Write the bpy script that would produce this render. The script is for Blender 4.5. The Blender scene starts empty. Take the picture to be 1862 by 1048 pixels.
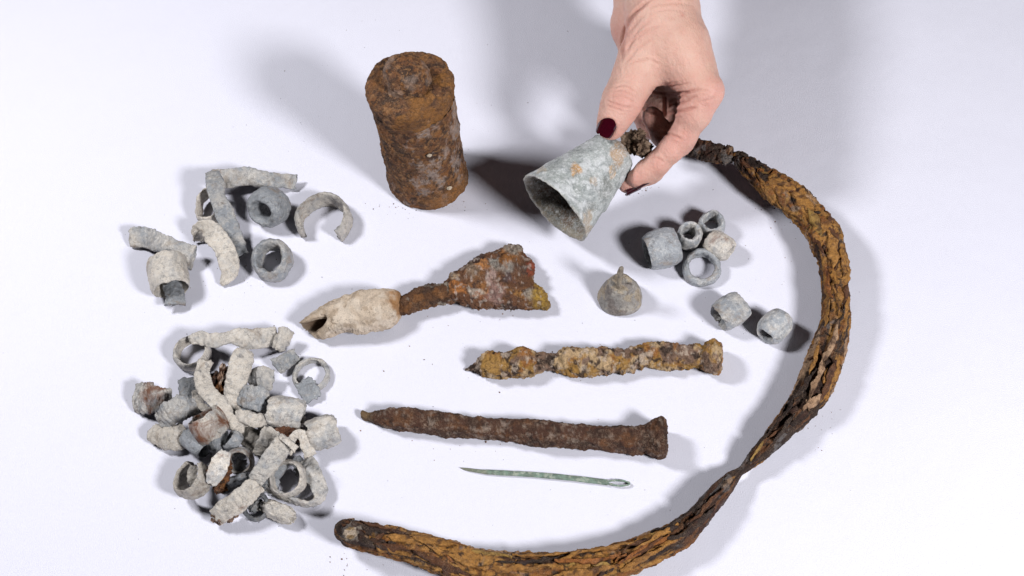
import bpy, math, random
import numpy as np
from mathutils import Vector, Matrix

random.seed(7)
sc = bpy.context.scene
col = sc.collection

# ------------------------------------------------------------------ camera
FP = 2400.0                      # focal length in photograph pixels (1862 wide)
TH, PH = math.radians(32.6), math.radians(6.3)
DIST = 0.905
CX, CY = 931.0, 524.0
FWD = np.array([0, math.sin(TH), -math.cos(TH)])
_U = np.array([0, math.cos(TH), math.sin(TH)])
_R = np.array([1.0, 0, 0])
RGT = math.cos(PH) * _R - math.sin(PH) * _U
UPV = math.sin(PH) * _R + math.cos(PH) * _U
CAM = -DIST * FWD
cam = bpy.data.cameras.new('camera')
cam.sensor_width = 36.0
cam.lens = FP / 1862.0 * 36.0
cam.clip_start, cam.clip_end = 0.01, 50
camo = bpy.data.objects.new('camera', cam)
col.objects.link(camo)
M = Matrix.Identity(4)
for i in range(3):
    M[i][0], M[i][1], M[i][2], M[i][3] = RGT[i], UPV[i], -FWD[i], CAM[i]
camo.matrix_world = M
sc.camera = camo

# ------------------------------------------------------------------ light
sc.view_settings.view_transform = 'Standard'
sc.view_settings.look = 'None'
sc.view_settings.exposure = 0.0
sc.view_settings.gamma = 1.0
sc.cycles.diffuse_bounces = 1
w = bpy.data.worlds.new('World'); sc.world = w; w.use_nodes = True
w.node_tree.nodes['Background'].inputs[0].default_value = (0.62, 0.68, 1.0, 1)
w.node_tree.nodes['Background'].inputs[1].default_value = 0.010


def lamp(name, d, dist, size, power, colr, target=(0, 0, 0)):
    d = np.array(d, float); d /= np.linalg.norm(d)
    l = bpy.data.lights.new(name, 'AREA')
    l.shape = 'DISK'; l.size = size; l.energy = power; l.color = colr
    o = bpy.data.objects.new(name, l); col.objects.link(o)
    o.location = Vector(target) + Vector(d * dist)
    o.rotation_euler = Vector(-d).to_track_quat('-Z', 'Y').to_euler()
    return o


lamp('studio_lamp', (0.70, -0.72, 0.82), 1.55, 0.29, 26.3, (0.985, 0.98, 1.0), (0.0, -0.05, 0))
lamp('studio_lamp', (-0.87, 0.42, 1.18), 1.15, 0.23, 9.8, (0.975, 0.975, 1.0), (-0.02, -0.05, 0))


# ------------------------------------------------------------------ measuring the place
def at(px, py, z=0.0):
    d = FWD + RGT * ((px - CX) / FP) - UPV * ((py - CY) / FP)
    t = (z - CAM[2]) / d[2]
    return CAM + d * t


def mm(px, py, zmm=0.0):
    return at(px, py, zmm * 0.001)


def pxm(p):                       # metres per photograph pixel at a point
    return float(np.dot(np.asarray(p) - CAM, FWD)) / FP


def nrm(v):
    v = np.asarray(v, float)
    return v / max(1e-12, np.linalg.norm(v))


GX = nrm(at(941, 524) - at(921, 524))          # picture-right laid on the ground
GZ = np.array([0, 0, 1.0])
GY = np.cross(GZ, GX)


def axis(az, el):
    a, e = math.radians(az), math.radians(el)
    return (GX * math.cos(a) + GY * math.sin(a)) * math.cos(e) + GZ * math.sin(e)


# ------------------------------------------------------------------ noise
_rs = np.random.RandomState(11)
_perm = _rs.permutation(256)
_perm = np.concatenate([_perm, _perm, _perm])
_g = _rs.normal(size=(256, 3)); _g /= np.linalg.norm(_g, axis=1)[:, None]


def perlin(P):
    P = np.asarray(P, float)
    I = np.floor(P).astype(int); f = P - I; I &= 255
    u = f * f * f * (f * (f * 6 - 15) + 10)
    out = 0
    for dx in (0, 1):
        for dy in (0, 1):
            for dz in (0, 1):
                h = _perm[_perm[_perm[(I[:, 0] + dx) & 255] + ((I[:, 1] + dy) & 255)] + ((I[:, 2] + dz) & 255)]
                d = (_g[h] * (f - (dx, dy, dz))).sum(1)
                wx = u[:, 0] if dx else 1 - u[:, 0]
                wy = u[:, 1] if dy else 1 - u[:, 1]
                wz = u[:, 2] if dz else 1 - u[:, 2]
                out = out + d * wx * wy * wz
    return out * 1.6


def fbm(P, scale, octv=3, seed=0.0, gain=0.5):
    P = np.asarray(P, float) * scale + np.array([seed * 17.31, seed * 7.77, seed * 3.13])
    s, a = 0, 1.0
    for _ in range(octv):
        s = s + a * perlin(P); P = P * 2.03 + 5.1; a *= gain
    return s


def sstep(a, b, x):
    t = np.clip((x - a) / (b - a), 0, 1)
    return t * t * (3 - 2 * t)


# ------------------------------------------------------------------ meshes
def mk(name, V, quads, mat, parent=None, colr=None, ngons=(), origin=None, smooth=True):
    V = np.asarray(V, float)
    if origin is None:
        origin = V.mean(0) if parent is None else None
    base = np.zeros(3)
    if parent is not None:
        base = np.array(parent.location)
    o0 = np.asarray(origin) if origin is not None else base
    me = bpy.data.meshes.new(name)
    quads = np.asarray(quads, int).reshape(-1, 4) if len(quads) else np.zeros((0, 4), int)
    loops = [quads.ravel()] + [np.asarray(n, int) for n in ngons]
    sizes = [4] * len(quads) + [len(n) for n in ngons]
    L = np.concatenate(loops).astype(np.int32)
    st = np.concatenate([[0], np.cumsum(sizes)[:-1]]).astype(np.int32)
    me.vertices.add(len(V)); me.vertices.foreach_set('co', (V - o0).astype(np.float32).ravel())
    me.loops.add(len(L)); me.loops.foreach_set('vertex_index', L)
    me.polygons.add(len(sizes)); me.polygons.foreach_set('loop_start', st)
    me.update(calc_edges=True)
    me.validate()
    me.polygons.foreach_set('use_smooth', [smooth] * len(me.polygons))
    if colr is not None:
        at_ = me.color_attributes.new('Col', 'FLOAT_COLOR', 'POINT')
        c4 = np.ones((len(V), 4), np.float32); c4[:, :3] = np.clip(colr, 0, 1)
        at_.data.foreach_set('color', c4.ravel())
    me.materials.append(mat)
    o = bpy.data.objects.new(name, me); col.objects.link(o)
    if parent is not None:
        o.parent = parent; o.location = Vector(o0 - base)
    else:
        o.location = Vector(o0)
    return o


def thing(name, label, cat, loc, group=None):
    o = bpy.data.objects.new(name, None); col.objects.link(o)
    o.location = Vector(loc); o.empty_display_size = 0.01
    o.matrix_world = Matrix.Translation(Vector(loc))
    tag(o, label, cat, group)
    return o


def tag(o, label=None, cat=None, group=None, kind=None):
    for k, v in (('label', label), ('category', cat), ('group', group), ('kind', kind)):
        if v: o[k] = v
    return o


def grid_quads(n, m, closed_m=True, closed_n=False):
    i = np.arange(n if closed_n else n - 1); j = np.arange(m if closed_m else m - 1)
    I, J = np.meshgrid(i, j, indexing='ij')
    a = I * m + J; b = I * m + (J + 1) % m
    c = ((I + 1) % n) * m + (J + 1) % m; d = ((I + 1) % n) * m + J
    return np.stack([a, b, c, d], -1).reshape(-1, 4)


def catmull(P, N):
    P = np.asarray(P, float)
    P = np.vstack([2 * P[0] - P[1], P, 2 * P[-1] - P[-2]])
    seg = np.linalg.norm(np.diff(P[:, :3], axis=0), axis=1)[1:-1]
    s = np.concatenate([[0], np.cumsum(np.maximum(seg, 1e-9))])
    out = []
    for x in np.linspace(0, s[-1], N):
        k = min(max(np.searchsorted(s, x, side='right') - 1, 0), len(seg) - 1)
        t = (x - s[k]) / (s[k + 1] - s[k])
        p0, p1, p2, p3 = P[k], P[k + 1], P[k + 2], P[k + 3]
        out.append(0.5 * (2 * p1 + (p2 - p0) * t + (2 * p0 - 5 * p1 + 4 * p2 - p3) * t * t + (3 * p1 - p0 - 3 * p2 + p3) * t ** 3))
    return np.array(out)


def vnormals(V, Q):
    a, b, c, d = (V[Q[:, k]] for k in range(4))
    n = np.cross(c - a, d - b)
    N = np.zeros_like(V)
    for k in range(4): np.add.at(N, Q[:, k], n)
    return N / np.maximum(np.linalg.norm(N, axis=1)[:, None], 1e-15)


# ------------------------------------------------------------------ materials
def newmat(name):
    m = bpy.data.materials.new(name); m.use_nodes = True
    nt = m.node_tree
    b = nt.nodes['Principled BSDF']
    return m, nt, b


def N(nt, typ, **kw):
    n = nt.nodes.new(typ)
    for k, v in kw.items():
        if k.startswith('i_'):
            n.inputs[int(k[2:]) if k[2:].isdigit() else k[2:].replace('_', ' ')].default_value = v
        else:
            setattr(n, k, v)
    return n


def ramp(nt, src, stops):
    r = nt.nodes.new('ShaderNodeValToRGB')
    e = r.color_ramp.elements
    while len(e) < len(stops): e.new(0.5)
    for k, (p, c) in enumerate(stops):
        e[k].position = p
        e[k].color = (c, c, c, 1) if isinstance(c, (int, float)) else (*c, 1)
    nt.links.new(src, r.inputs[0])
    return r.outputs[0]


def mix(nt, f, a, b, mode='MIX'):
    n = nt.nodes.new('ShaderNodeMix'); n.data_type = 'RGBA'; n.blend_type = mode
    for k, v in ((0, f), (6, a), (7, b)):
        if hasattr(v, 'is_output') or isinstance(v, bpy.types.NodeSocket): nt.links.new(v, n.inputs[k])
        elif k == 0: n.inputs[0].default_value = v
        else: n.inputs[k].default_value = (*v, 1)
    return n.outputs[2]


def math_(nt, op, a, b=None):
    n = nt.nodes.new('ShaderNodeMath'); n.operation = op
    for k, v in ((0, a), (1, b)):
        if v is None: continue
        if isinstance(v, bpy.types.NodeSocket): nt.links.new(v, n.inputs[k])
        else: n.inputs[k].default_value = v
    return n.outputs[0]


def coords(nt, jitter=True):
    tc = nt.nodes.new('ShaderNodeTexCoord')
    if not jitter: return tc.outputs['Object']
    oi = nt.nodes.new('ShaderNodeObjectInfo')
    m = nt.nodes.new('ShaderNodeVectorMath'); m.operation = 'ADD'
    s = nt.nodes.new('ShaderNodeVectorMath'); s.operation = 'SCALE'
    s.inputs[0].default_value = (3.1, 1.7, 2.3)
    nt.links.new(oi.outputs['Random'], s.inputs['Scale'])
    nt.links.new(tc.outputs['Object'], m.inputs[0]); nt.links.new(s.outputs[0], m.inputs[1])
    return m.outputs[0]


def noise(nt, vec, scale, detail=4, rough=0.55, dist=0.0):
    n = N(nt, 'ShaderNodeTexNoise')
    n.inputs['Scale'].default_value = scale; n.inputs['Detail'].default_value = detail
    n.inputs['Roughness'].default_value = rough; n.inputs['Distortion'].default_value = dist
    nt.links.new(vec, n.inputs['Vector'])
    return n.outputs['Fac']


def bump(nt, b, h, dist, strength=1.0, prev=None):
    n = nt.nodes.new('ShaderNodeBump')
    n.inputs['Distance'].default_value = dist; n.inputs['Strength'].default_value = strength
    nt.links.new(h, n.inputs['Height'])
    if prev is not None: nt.links.new(prev, n.inputs['Normal'])
    if b is not None: nt.links.new(n.outputs[0], b.inputs['Normal'])
    return n.outputs[0]


def lead_material():
    # obj.color: r = beige patina, g = paleness, b = rust stain
    m, nt, b = newmat('corroded_lead')
    v = coords(nt)
    oi = nt.nodes.new('ShaderNodeObjectInfo')
    sp = nt.nodes.new('ShaderNodeSeparateColor'); nt.links.new(oi.outputs['Color'], sp.inputs[0])
    big = noise(nt, v, 95, 4, 0.6, 0.4); mid = noise(nt, v, 330, 5, 0.65); fine = noise(nt, v, 1500, 4, 0.7)
    f1 = math_(nt, 'ADD', math_(nt, 'MULTIPLY', math_(nt, 'ADD', big, math_(nt, 'MULTIPLY', mid, 0.6)), 1.0), math_(nt, 'ADD', math_(nt, 'SUBTRACT', sp.outputs[0], 0.96), math_(nt, 'MULTIPLY', oi.outputs['Random'], 0.22)))
    fac = ramp(nt, f1, [(0.30, 0.0), (0.75, 1.0)])
    c = mix(nt, fac, (0.30, 0.318, 0.343), (0.58, 0.52, 0.445))
    # pale powder and dark pits
    c = mix(nt, ramp(nt, mid, [(0.50, 0.0), (0.75, 0.6)]), c, (0.66, 0.65, 0.63))
    fr = noise(nt, v, 900, 5, 0.75)
    c = mix(nt, math_(nt, 'MULTIPLY', ramp(nt, big, [(0.42, 0.1), (0.60, 1.0)]), ramp(nt, fr, [(0.50, 0.0), (0.66, 0.6)])), c, (0.72, 0.71, 0.69))
    dk = noise(nt, v, 140, 4, 0.65, 1.0)
    c = mix(nt, math_(nt, 'MULTIPLY', ramp(nt, dk, [(0.40, 0.2), (0.60, 1.0)]), ramp(nt, fine, [(0.36, 0.65), (0.50, 0.0)])), c, (0.12, 0.11, 0.10))
    mid2 = noise(nt, v, 210, 6, 0.7, 1.0)
    c = mix(nt, ramp(nt, mid2, [(0.32, 0.8), (0.47, 0.0)]), c, (0.13, 0.125, 0.125))
    so = noise(nt, v, 70, 5, 0.7, 1.0)
    c = mix(nt, ramp(nt, so, [(0.56, 0.0), (0.70, 0.75)]), c, (0.27, 0.205, 0.15))
    rs = noise(nt, v, 60, 5, 0.7, 0.6)
    rf = math_(nt, 'ADD', rs, math_(nt, 'MULTIPLY', sp.outputs[2], 0.5))
    c = mix(nt, ramp(nt, rf, [(0.66, 0.0), (0.82, 1.0)]), c, (0.16, 0.062, 0.028))
    g = nt.nodes.new('ShaderNodeVectorMath'); g.operation = 'SCALE'
    nt.links.new(c, g.inputs[0]); nt.links.new(math_(nt, 'MULTIPLY', sp.outputs[1], math_(nt, 'ADD', 1.85, math_(nt, 'MULTIPLY', oi.outputs['Random'], 0.35))), g.inputs['Scale'])
    nt.links.new(g.outputs[0], b.inputs['Base Color'])
    b.inputs['Roughness'].default_value = 0.52
    b.inputs['Specular IOR Level'].default_value = 0.5
    h = math_(nt, 'ADD', math_(nt, 'MULTIPLY', mid, 1.0), math_(nt, 'MULTIPLY', fine, 0.35))
    bump(nt, b, h, 0.0011, 1.0)
    return m


def crust_material(name, rough=0.85, spec=0.3, bd=0.0016, fine_amt=0.55):
    """base colour = colour of the material at each point (attribute), with fine grain over it"""
    m, nt, b = newmat(name)
    v = coords(nt, False)
    a = N(nt, 'ShaderNodeVertexColor', layer_name='Col')
    mid = noise(nt, v, 420, 5, 0.7, 0.3); fine = noise(nt, v, 1700, 4, 0.75)
    c = mix(nt, ramp(nt, mid, [(0.34, fine_amt), (0.55, 0.0)]), a.outputs[0], (0.028, 0.014, 0.009))
    c2 = mix(nt, 0.42, c, (0.55, 0.40, 0.27))
    where = ramp(nt, noise(nt, v, 85, 4, 0.65, 0.8), [(0.40, 0.1), (0.62, 1.0)])
    where2 = ramp(nt, noise(nt, v, 130, 4, 0.65, 1.2), [(0.42, 1.0), (0.62, 0.15)])
    c = mix(nt, math_(nt, 'MULTIPLY', where, ramp(nt, fine, [(0.50, 0.0), (0.66, 0.9)])), c, c2)
    c = mix(nt, math_(nt, 'MULTIPLY', where2, ramp(nt, fine, [(0.34, 0.85), (0.48, 0.0)])), c, (0.02, 0.012, 0.008))
    nt.links.new(c, b.inputs['Base Color'])
    b.inputs['Roughness'].default_value = rough
    b.inputs['Specular IOR Level'].default_value = spec
    h = math_(nt, 'ADD', mid, math_(nt, 'MULTIPLY', fine, 0.45))
    bump(nt, b, h, bd, 1.0)
    return m


LEAD = lead_material()
RUST = crust_material('rusted_iron')
CHALK = crust_material('chalky_crust', 0.9, 0.2, 0.0008, 0.10)


def patina_material():
    m, nt, b = newmat('zinc_grey_patina')
    v = coords(nt, False)
    a = N(nt, 'ShaderNodeVertexColor', layer_name='Col')
    mid = noise(nt, v, 420, 6, 0.72, 0.8); fine = noise(nt, v, 1500, 4, 0.7); big = noise(nt, v, 120, 6, 0.7, 1.2)
    c = mix(nt, ramp(nt, mid, [(0.50, 0.0), (0.66, 0.85)]), a.outputs[0], (0.66, 0.67, 0.66))
    c = mix(nt, ramp(nt, big, [(0.36, 0.8), (0.50, 0.0)]), c, (0.20, 0.225, 0.225))
    c = mix(nt, ramp(nt, noise(nt, v, 900, 5, 0.75), [(0.52, 0.0), (0.66, 0.7)]), c, (0.74, 0.75, 0.76))
    c = mix(nt, ramp(nt, fine, [(0.30, 0.55), (0.43, 0.0)]), c, (0.10, 0.095, 0.08))
    nt.links.new(c, b.inputs['Base Color'])
    b.inputs['Roughness'].default_value = 0.5
    b.inputs['Specular IOR Level'].default_value = 0.5
    bump(nt, b, math_(nt, 'ADD', mid, math_(nt, 'MULTIPLY', fine, 0.3)), 0.0008, 0.8)
    return m


PATINA = patina_material()


def paper_material():
    m, nt, b = newmat('white_paper')
    v = coords(nt, False)
    n1 = noise(nt, v, 1400, 3, 0.6); n2 = noise(nt, v, 14, 3, 0.5)
    c = mix(nt, n1, (0.735, 0.73, 0.825), (0.79, 0.785, 0.87))
    sp = noise(nt, v, 330, 2, 0.5)
    c = mix(nt, ramp(nt, sp, [(0.185, 0.6), (0.21, 0.0)]), c, (0.30, 0.27, 0.26))
    nt.links.new(c, b.inputs['Base Color'])
    b.inputs['Roughness'].default_value = 0.9
    b.inputs['Specular IOR Level'].default_value = 0.15
    p = bump(nt, None, n2, 0.005, 0.3)
    bump(nt, b, n1, 0.0006, 0.6, p)
    return m


def skin_material():
    m, nt, b = newmat('skin')
    v = coords(nt, False)
    a = N(nt, 'ShaderNodeVertexColor', layer_name='Col')
    mid = noise(nt, v, 120, 4, 0.6); fine = noise(nt, v, 1500, 3, 0.6)
    c = mix(nt, ramp(nt, mid, [(0.38, 0.0), (0.68, 0.45)]), a.outputs[0], (0.62, 0.31, 0.245))
    c = mix(nt, ramp(nt, fine, [(0.3, 0.18), (0.5, 0.0)]), c, (0.42, 0.17, 0.12))
    nt.links.new(c, b.inputs['Base Color'])
    b.inputs['Roughness'].default_value = 0.48
    b.inputs['Specular IOR Level'].default_value = 0.42
    b.inputs['Subsurface Weight'].default_value = 0.2
    b.inputs['Subsurface Radius'].default_value = (1.0, 0.35, 0.2)
    b.inputs['Subsurface Scale'].default_value = 0.004
    vo = N(nt, 'ShaderNodeTexVoronoi'); vo.inputs['Scale'].default_value = 800
    mp = N(nt, 'ShaderNodeMapping'); mp.inputs['Scale'].default_value = (1.0, 0.55, 0.8)
    mp.inputs['Rotation'].default_value = (0.2, 0.3, 0.6)
    nt.links.new(v, mp.inputs[0]); nt.links.new(mp.outputs[0], vo.inputs['Vector'])
    bump(nt, b, math_(nt, 'ADD', math_(nt, 'MULTIPLY', vo.outputs['Distance'], 0.8), fine), 0.0005, 0.7)
    return m


def polish_material():
    m, nt, b = newmat('dark_red_nail_polish')
    v = coords(nt, False)
    c = mix(nt, noise(nt, v, 500, 2), (0.022, 0.0008, 0.0035), (0.05, 0.002, 0.008))
    nt.links.new(c, b.inputs['Base Color'])
    b.inputs['Roughness'].default_value = 0.13
    b.inputs['Coat Weight'].default_value = 0.6
    return m


PAPER, SKIN, POLISH = paper_material(), skin_material(), polish_material()

# ------------------------------------------------------------------ setting
xs = np.linspace(-1.6, 1.6, 65)
X, Y = np.meshgrid(xs, xs, indexing='ij')
V = np.stack([X.ravel(), Y.ravel() + 0.1, np.zeros(X.size)], -1)
tag(mk('white_tabletop', V, grid_quads(65, 65, False)[:, ::-1], PAPER, origin=(0, 0, 0)), kind='structure')


# ------------------------------------------------------------------ builders
def superellipse(m, e):
    t = np.linspace(0, 2 * math.pi, m, endpoint=False)
    c, s = np.cos(t), np.sin(t)
    return np.sign(c) * np.abs(c) ** (2 / e), np.sign(s) * np.abs(s) ** (2 / e)


def slab(stations, n, m, dens=None):
    """stations: (ax, ay, bx, by, zbase_mm, thick_mm, exponent) - the two side edges measured in the photograph, then the height.
    Returns V (n*m), frames: centre C, half-width vec A, half-height vec B, s (0..1)"""
    S = np.array(stations, float)
    P = []
    for ax, ay, bx, by, zb, th, e in S:
        zm = (zb + th * 0.5) * 0.001
        a, b = at(ax, ay, zm), at(bx, by, zm)
        P.append(np.concatenate([(a + b) / 2, (a - b) / 2, [th * 0.0005, e]]))
    R = catmull(np.array(P), n)
    C, A, H, E = R[:, :3], R[:, 3:6], np.maximum(R[:, 6], 0.0002), np.maximum(R[:, 7], 1.6)
    V = np.zeros((n, m, 3))
    for i in range(n):
        c, s = superellipse(m, E[i])
        V[i] = C[i] + c[:, None] * A[i] + s[:, None] * np.array([0, 0, H[i]])
    return V, C, A, H


def close_ends(n, m):
    return [np.arange(m)[::-1], np.arange(m) + (n - 1) * m]


def settle(V, z0=0.0004):
    """keep everything above the table"""
    V[..., 2] = np.where(V[..., 2] < z0, z0 + (V[..., 2] - z0) * 0.02, V[..., 2])
    V[..., 2] = np.maximum(V[..., 2], 0.0002)
    return V


def round_rect(wd, ht, nside, ncap):
    """closed loop of a wd x ht rounded rectangle: returns (x, y)"""
    r = ht * 0.5
    x0 = max(wd * 0.5 - r * 0.7, wd * 0.2)
    top = [(x, r) for x in np.linspace(x0, -x0, nside)]
    capl = [(-x0 - 0.7 * r * math.sin(t), r * math.cos(t)) for t in np.linspace(0, math.pi, ncap + 2)[1:-1]]
    bot = [(x, -r) for x in np.linspace(-x0, x0, nside)]
    capr = [(x0 + 0.7 * r * math.sin(t), -r * math.cos(t)) for t in np.linspace(0, math.pi, ncap + 2)[1:-1]]
    return np.array(top + capl + bot + capr)


def ribbon_geo(pts, wpx, th=2.0, curl=0.0, rag=0.10, seed=1, n=84, rough=1.3, cdir=0.0):
    """pts: (px, py, z_mm, standing 0..1[, width factor]); wpx: width in photograph pixels"""
    P, Wd = [], []
    L = [mm(p[0], p[1], p[2]) for p in pts]
    prev = None
    for k, p in enumerate(pts):
        t = nrm(L[min(k + 1, len(L) - 1)] - L[max(k - 1, 0)])
        view = nrm(CAM - L[k])
        wc = nrm(np.cross(view, t))
        wz = nrm(GZ - t * np.dot(GZ, t) * 0.9)
        if prev is not None and np.dot(wc, prev) < 0 and p[3] < 0.5: wc = -wc
        if prev is not None and np.dot(wz, prev) < 0: wz = -wz
        if prev is None and np.dot(wc, wz) < 0: wc = -wc
        wv = nrm(wc * (1 - p[3]) + wz * p[3]); prev = wv
        wf = p[4] if len(p) > 4 else 1.0
        P.append(np.concatenate([L[k], wv, [wf * wpx * pxm(L[k])]]))
    R = catmull(np.array(P), n)
    C, Wv, wd = R[:, :3], R[:, 3:6], R[:, 6]
    T = np.gradient(C, axis=0); T /= np.linalg.norm(T, axis=1)[:, None]
    Wv = Wv - T * (Wv * T).sum(1)[:, None]; Wv /= np.linalg.norm(Wv, axis=1)[:, None]
    Nn = np.cross(T, Wv)
    if (Nn * (CAM - C)).sum() < 0: Nn = -Nn; flip = True
    else: flip = False
    prof = round_rect(1.0, 0.2, 13, 4); m = len(prof)
    s = np.linspace(0, 1, n)
    V = np.zeros((n, m, 3))
    side = np.sign(prof[:, 0])
    for i in range(n):
        e = fbm(np.stack([np.full(m, s[i] * 6), side * 3.0, np.zeros(m)], 1), 1.0, 3, seed)
        x = prof[:, 0] * wd[i] * (1 + rag * 1.1 * e * np.abs(prof[:, 0]) * 2)
        y = prof[:, 1] / 0.1 * th * 0.0005
        if abs(curl) > 1e-3:
            rad = wd[i] / curl
            a = x / rad
            x2 = np.sin(a) * (rad + y); y2 = np.cos(a) * (rad + y) - rad
            x, y = x2, y2
        V[i] = C[i] + x[:, None] * Wv[i] + y[:, None] * Nn[i]
    Q = grid_quads(n, m)
    V = V.reshape(-1, 3)
    Nv = vnormals(V, Q)
    d = rough * (0.0008 * fbm(V, 70, 2, seed + 3) + 0.00042 * fbm(V, 380, 4, seed + 5, .6))
    V = V + Nv * d[:, None]
    # ragged ends
    k = 7
    V = V.reshape(n, m, 3)
    for i in range(k):
        j = (1 - i / k) ** 2
        for idx, sg in ((i, 1), (n - 1 - i, -1)):
            e = fbm(np.stack([prof[:, 0] * 5, np.full(m, sg * 4.0), np.zeros(m)], 1), 1.0, 3, seed + 9)
            V[idx] += (T[idx] * sg * e[:, None] * 0.0016) * j
    V = settle(V.reshape(-1, 3))
    return V, Q, close_ends(n, m), flip


def setcol(o, c):
    o.color = (*c, 1.0)
    return o


def ribbon(name, pts, wpx, c, label=None, cat=None, group=None, parent=None, mat=None, **kw):
    V, Q, E, flip = ribbon_geo(pts, wpx, **kw)
    o = mk(name, V, Q, mat or LEAD, parent, ngons=E)
    if parent is None: tag(o, label, cat, group)
    return setcol(o, c)


def tube_geo(px, py, z, az, el, R, r, L, gap=None, oval=0.0, oang=0.0, rag=0.10, bulge=0.09, seed=1, rough=1.0, roll=0.0, nu=112, ns=13, taper=0.0, hole=0.0):
    """hollow rolled tube. px,py,z(mm): centre; az/el: where its mouth faces; R, r, L in photograph pixels; gap: (from, to) degrees left open"""
    C = mm(px, py, z); k = pxm(C)
    R, r, L = R * k, r * k, L * k
    A = axis(az, el)
    ref = GZ if abs(A[2]) < 0.9 else GX
    U = nrm(np.cross(ref, A)); W = np.cross(A, U)
    cr, sr = math.cos(math.radians(roll)), math.sin(math.radians(roll))
    U, W = U * cr + W * sr, W * cr - U * sr
    closed = gap is None
    if closed: ang = np.linspace(0, 2 * math.pi, nu, endpoint=False)
    else: ang = np.radians(np.linspace(gap[1], gap[0] + 360, nu))
    prof = round_rect(1.0, 0.2, ns, 4); m = len(prof)
    tk = R - r; rm = (R + r) / 2
    V = np.zeros((nu, m, 3)); oa = math.radians(oang)
    for i, a in enumerate(ang):
        ca, sa = math.cos(a), math.sin(a)
        side = np.sign(prof[:, 0])
        e = fbm(np.stack([ca * 1.7 + side * 0, sa * 1.7 + side * 0, side * 4.0], 1), 1.0, 3, seed)
        ax_ = prof[:, 0] * L * (1 + rag * 1.0 * e * 2 * np.abs(prof[:, 0]))
        wob = float(fbm(np.array([[ca * 1.1, sa * 1.1, 9.0]]), 1.0, 2, seed + 2)[0])
        ov = 1 + oval * math.cos(2 * (a - oa)) + 0.05 * wob
        tkk = tk * (1 + 0.35 * float(fbm(np.array([[ca * 1.4, sa * 1.4, 3.0]]), 1.0, 2, seed + 4)[0]))
        rad = rm * ov + prof[:, 1] / 0.2 * tkk
        rad = rad * (1 + bulge * (1 - (2 * prof[:, 0]) ** 2)) * (1 + taper * prof[:, 0])
        edge = np.clip((np.abs(2 * prof[:, 0]) - .45) / .55, 0, 1) ** 2
        rad = rad - 0.38 * tkk * edge * (prof[:, 1] / 0.1)
        V[i] = C + rad[:, None] * (ca * U + sa * W) + ax_[:, None] * A
    Q = grid_quads(nu, m, True, closed)
    V = V.reshape(-1, 3)
    Nv = vnormals(V, Q)
    d = rough * (0.00045 * fbm(V, 85, 2, seed + 3) + 0.00038 * fbm(V, 380, 4, seed + 5, .6))
    V = V - Nv * d[:, None]
    if not closed:
        V = V.reshape(nu, m, 3)
        for i in range(8):
            j = (1 - i / 8) ** 2
            for idx, sg in ((i, 1), (nu - 1 - i, -1)):
                t = nrm(V[idx + sg].mean(0) - V[idx].mean(0)) if 0 <= idx + sg < nu else 0
                e = fbm(np.stack([prof[:, 0] * 5, np.full(m, sg * 4.0), np.zeros(m)], 1), 1.0, 3, seed + 9)
                V[idx] += t * (e[:, None] * 0.0018) * j
        V = V.reshape(-1, 3)
    V = settle(V)
    return V, Q, ([] if closed else close_ends(nu, m))


def tube(name, c, label=None, cat=None, group=None, parent=None, mat=None, **kw):
    V, Q, E = tube_geo(**kw)
    o = mk(name, V, Q[:, ::-1], mat or LEAD, parent, ngons=[e[::-1] for e in E])
    if parent is None: tag(o, label, cat, group)
    return setcol(o, c)


def lump_geo(px, py, z, rpx, seed=1, squash=(1, 1, 1), amp=0.28, n=40, freq=1.6):
    C = mm(px, py, z); k = pxm(C)
    th = np.linspace(0.03, math.pi - 0.03, n); ph = np.linspace(0, 2 * math.pi, 2 * n, endpoint=False)
    T, Pp = np.meshgrid(th, ph, indexing='ij')
    D = np.stack([np.sin(T) * np.cos(Pp), np.sin(T) * np.sin(Pp), np.cos(T)], -1).reshape(-1, 3)
    rr = rpx * k * (1 + amp * fbm(D, freq, 4, seed, 0.6))
    D2 = D * np.array(squash)
    V = C + rr[:, None] * (D2[:, :1] * GX + D2[:, 1:2] * GY + D2[:, 2:] * GZ)
    V = settle(V)
    m = 2 * n
    return V, grid_quads(n, m)[:, ::-1], [np.arange(m), (np.arange(m) + (n - 1) * m)[::-1]]


OCHRE = np.array([0.43, 0.20, 0.045]); ORANGE = np.array([0.44, 0.155, 0.035]); DKIRON = np.array([0.020, 0.012, 0.010])
BROWN = np.array([0.105, 0.042, 0.020]); TAN = np.array([0.50, 0.315, 0.19]); CREAM = np.array([0.62, 0.50, 0.38]); GREYW = np.array([0.36, 0.34, 0.32])
MAROON = np.array([0.050, 0.018, 0.012])


def blend(c, f, k):
    f = np.clip(f, 0, 1)[:, None]
    return c * (1 - f) + np.asarray(k) * f


def rust_lump(name, px, py, z, rpx, parent=None, seed=1, cols=(BROWN, OCHRE, DKIRON), **kw):
    V, Q, E = lump_geo(px, py, z, rpx, seed, **kw)
    c = np.tile(cols[0], (len(V), 1))
    c = blend(c, sstep(0.0, 0.25, fbm(V, 160, 3, seed + 1)), cols[1])
    c = blend(c, sstep(0.1, 0.3, fbm(V, 200, 3, seed + 2)), cols[2])
    return mk(name, V, Q, RUST, parent, c, ngons=E)



def proj(p):
    d = np.asarray(p) - CAM
    z = d @ FWD
    return CX + FP * (d @ RGT) / z, CY - FP * (d @ UPV) / z


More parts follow.
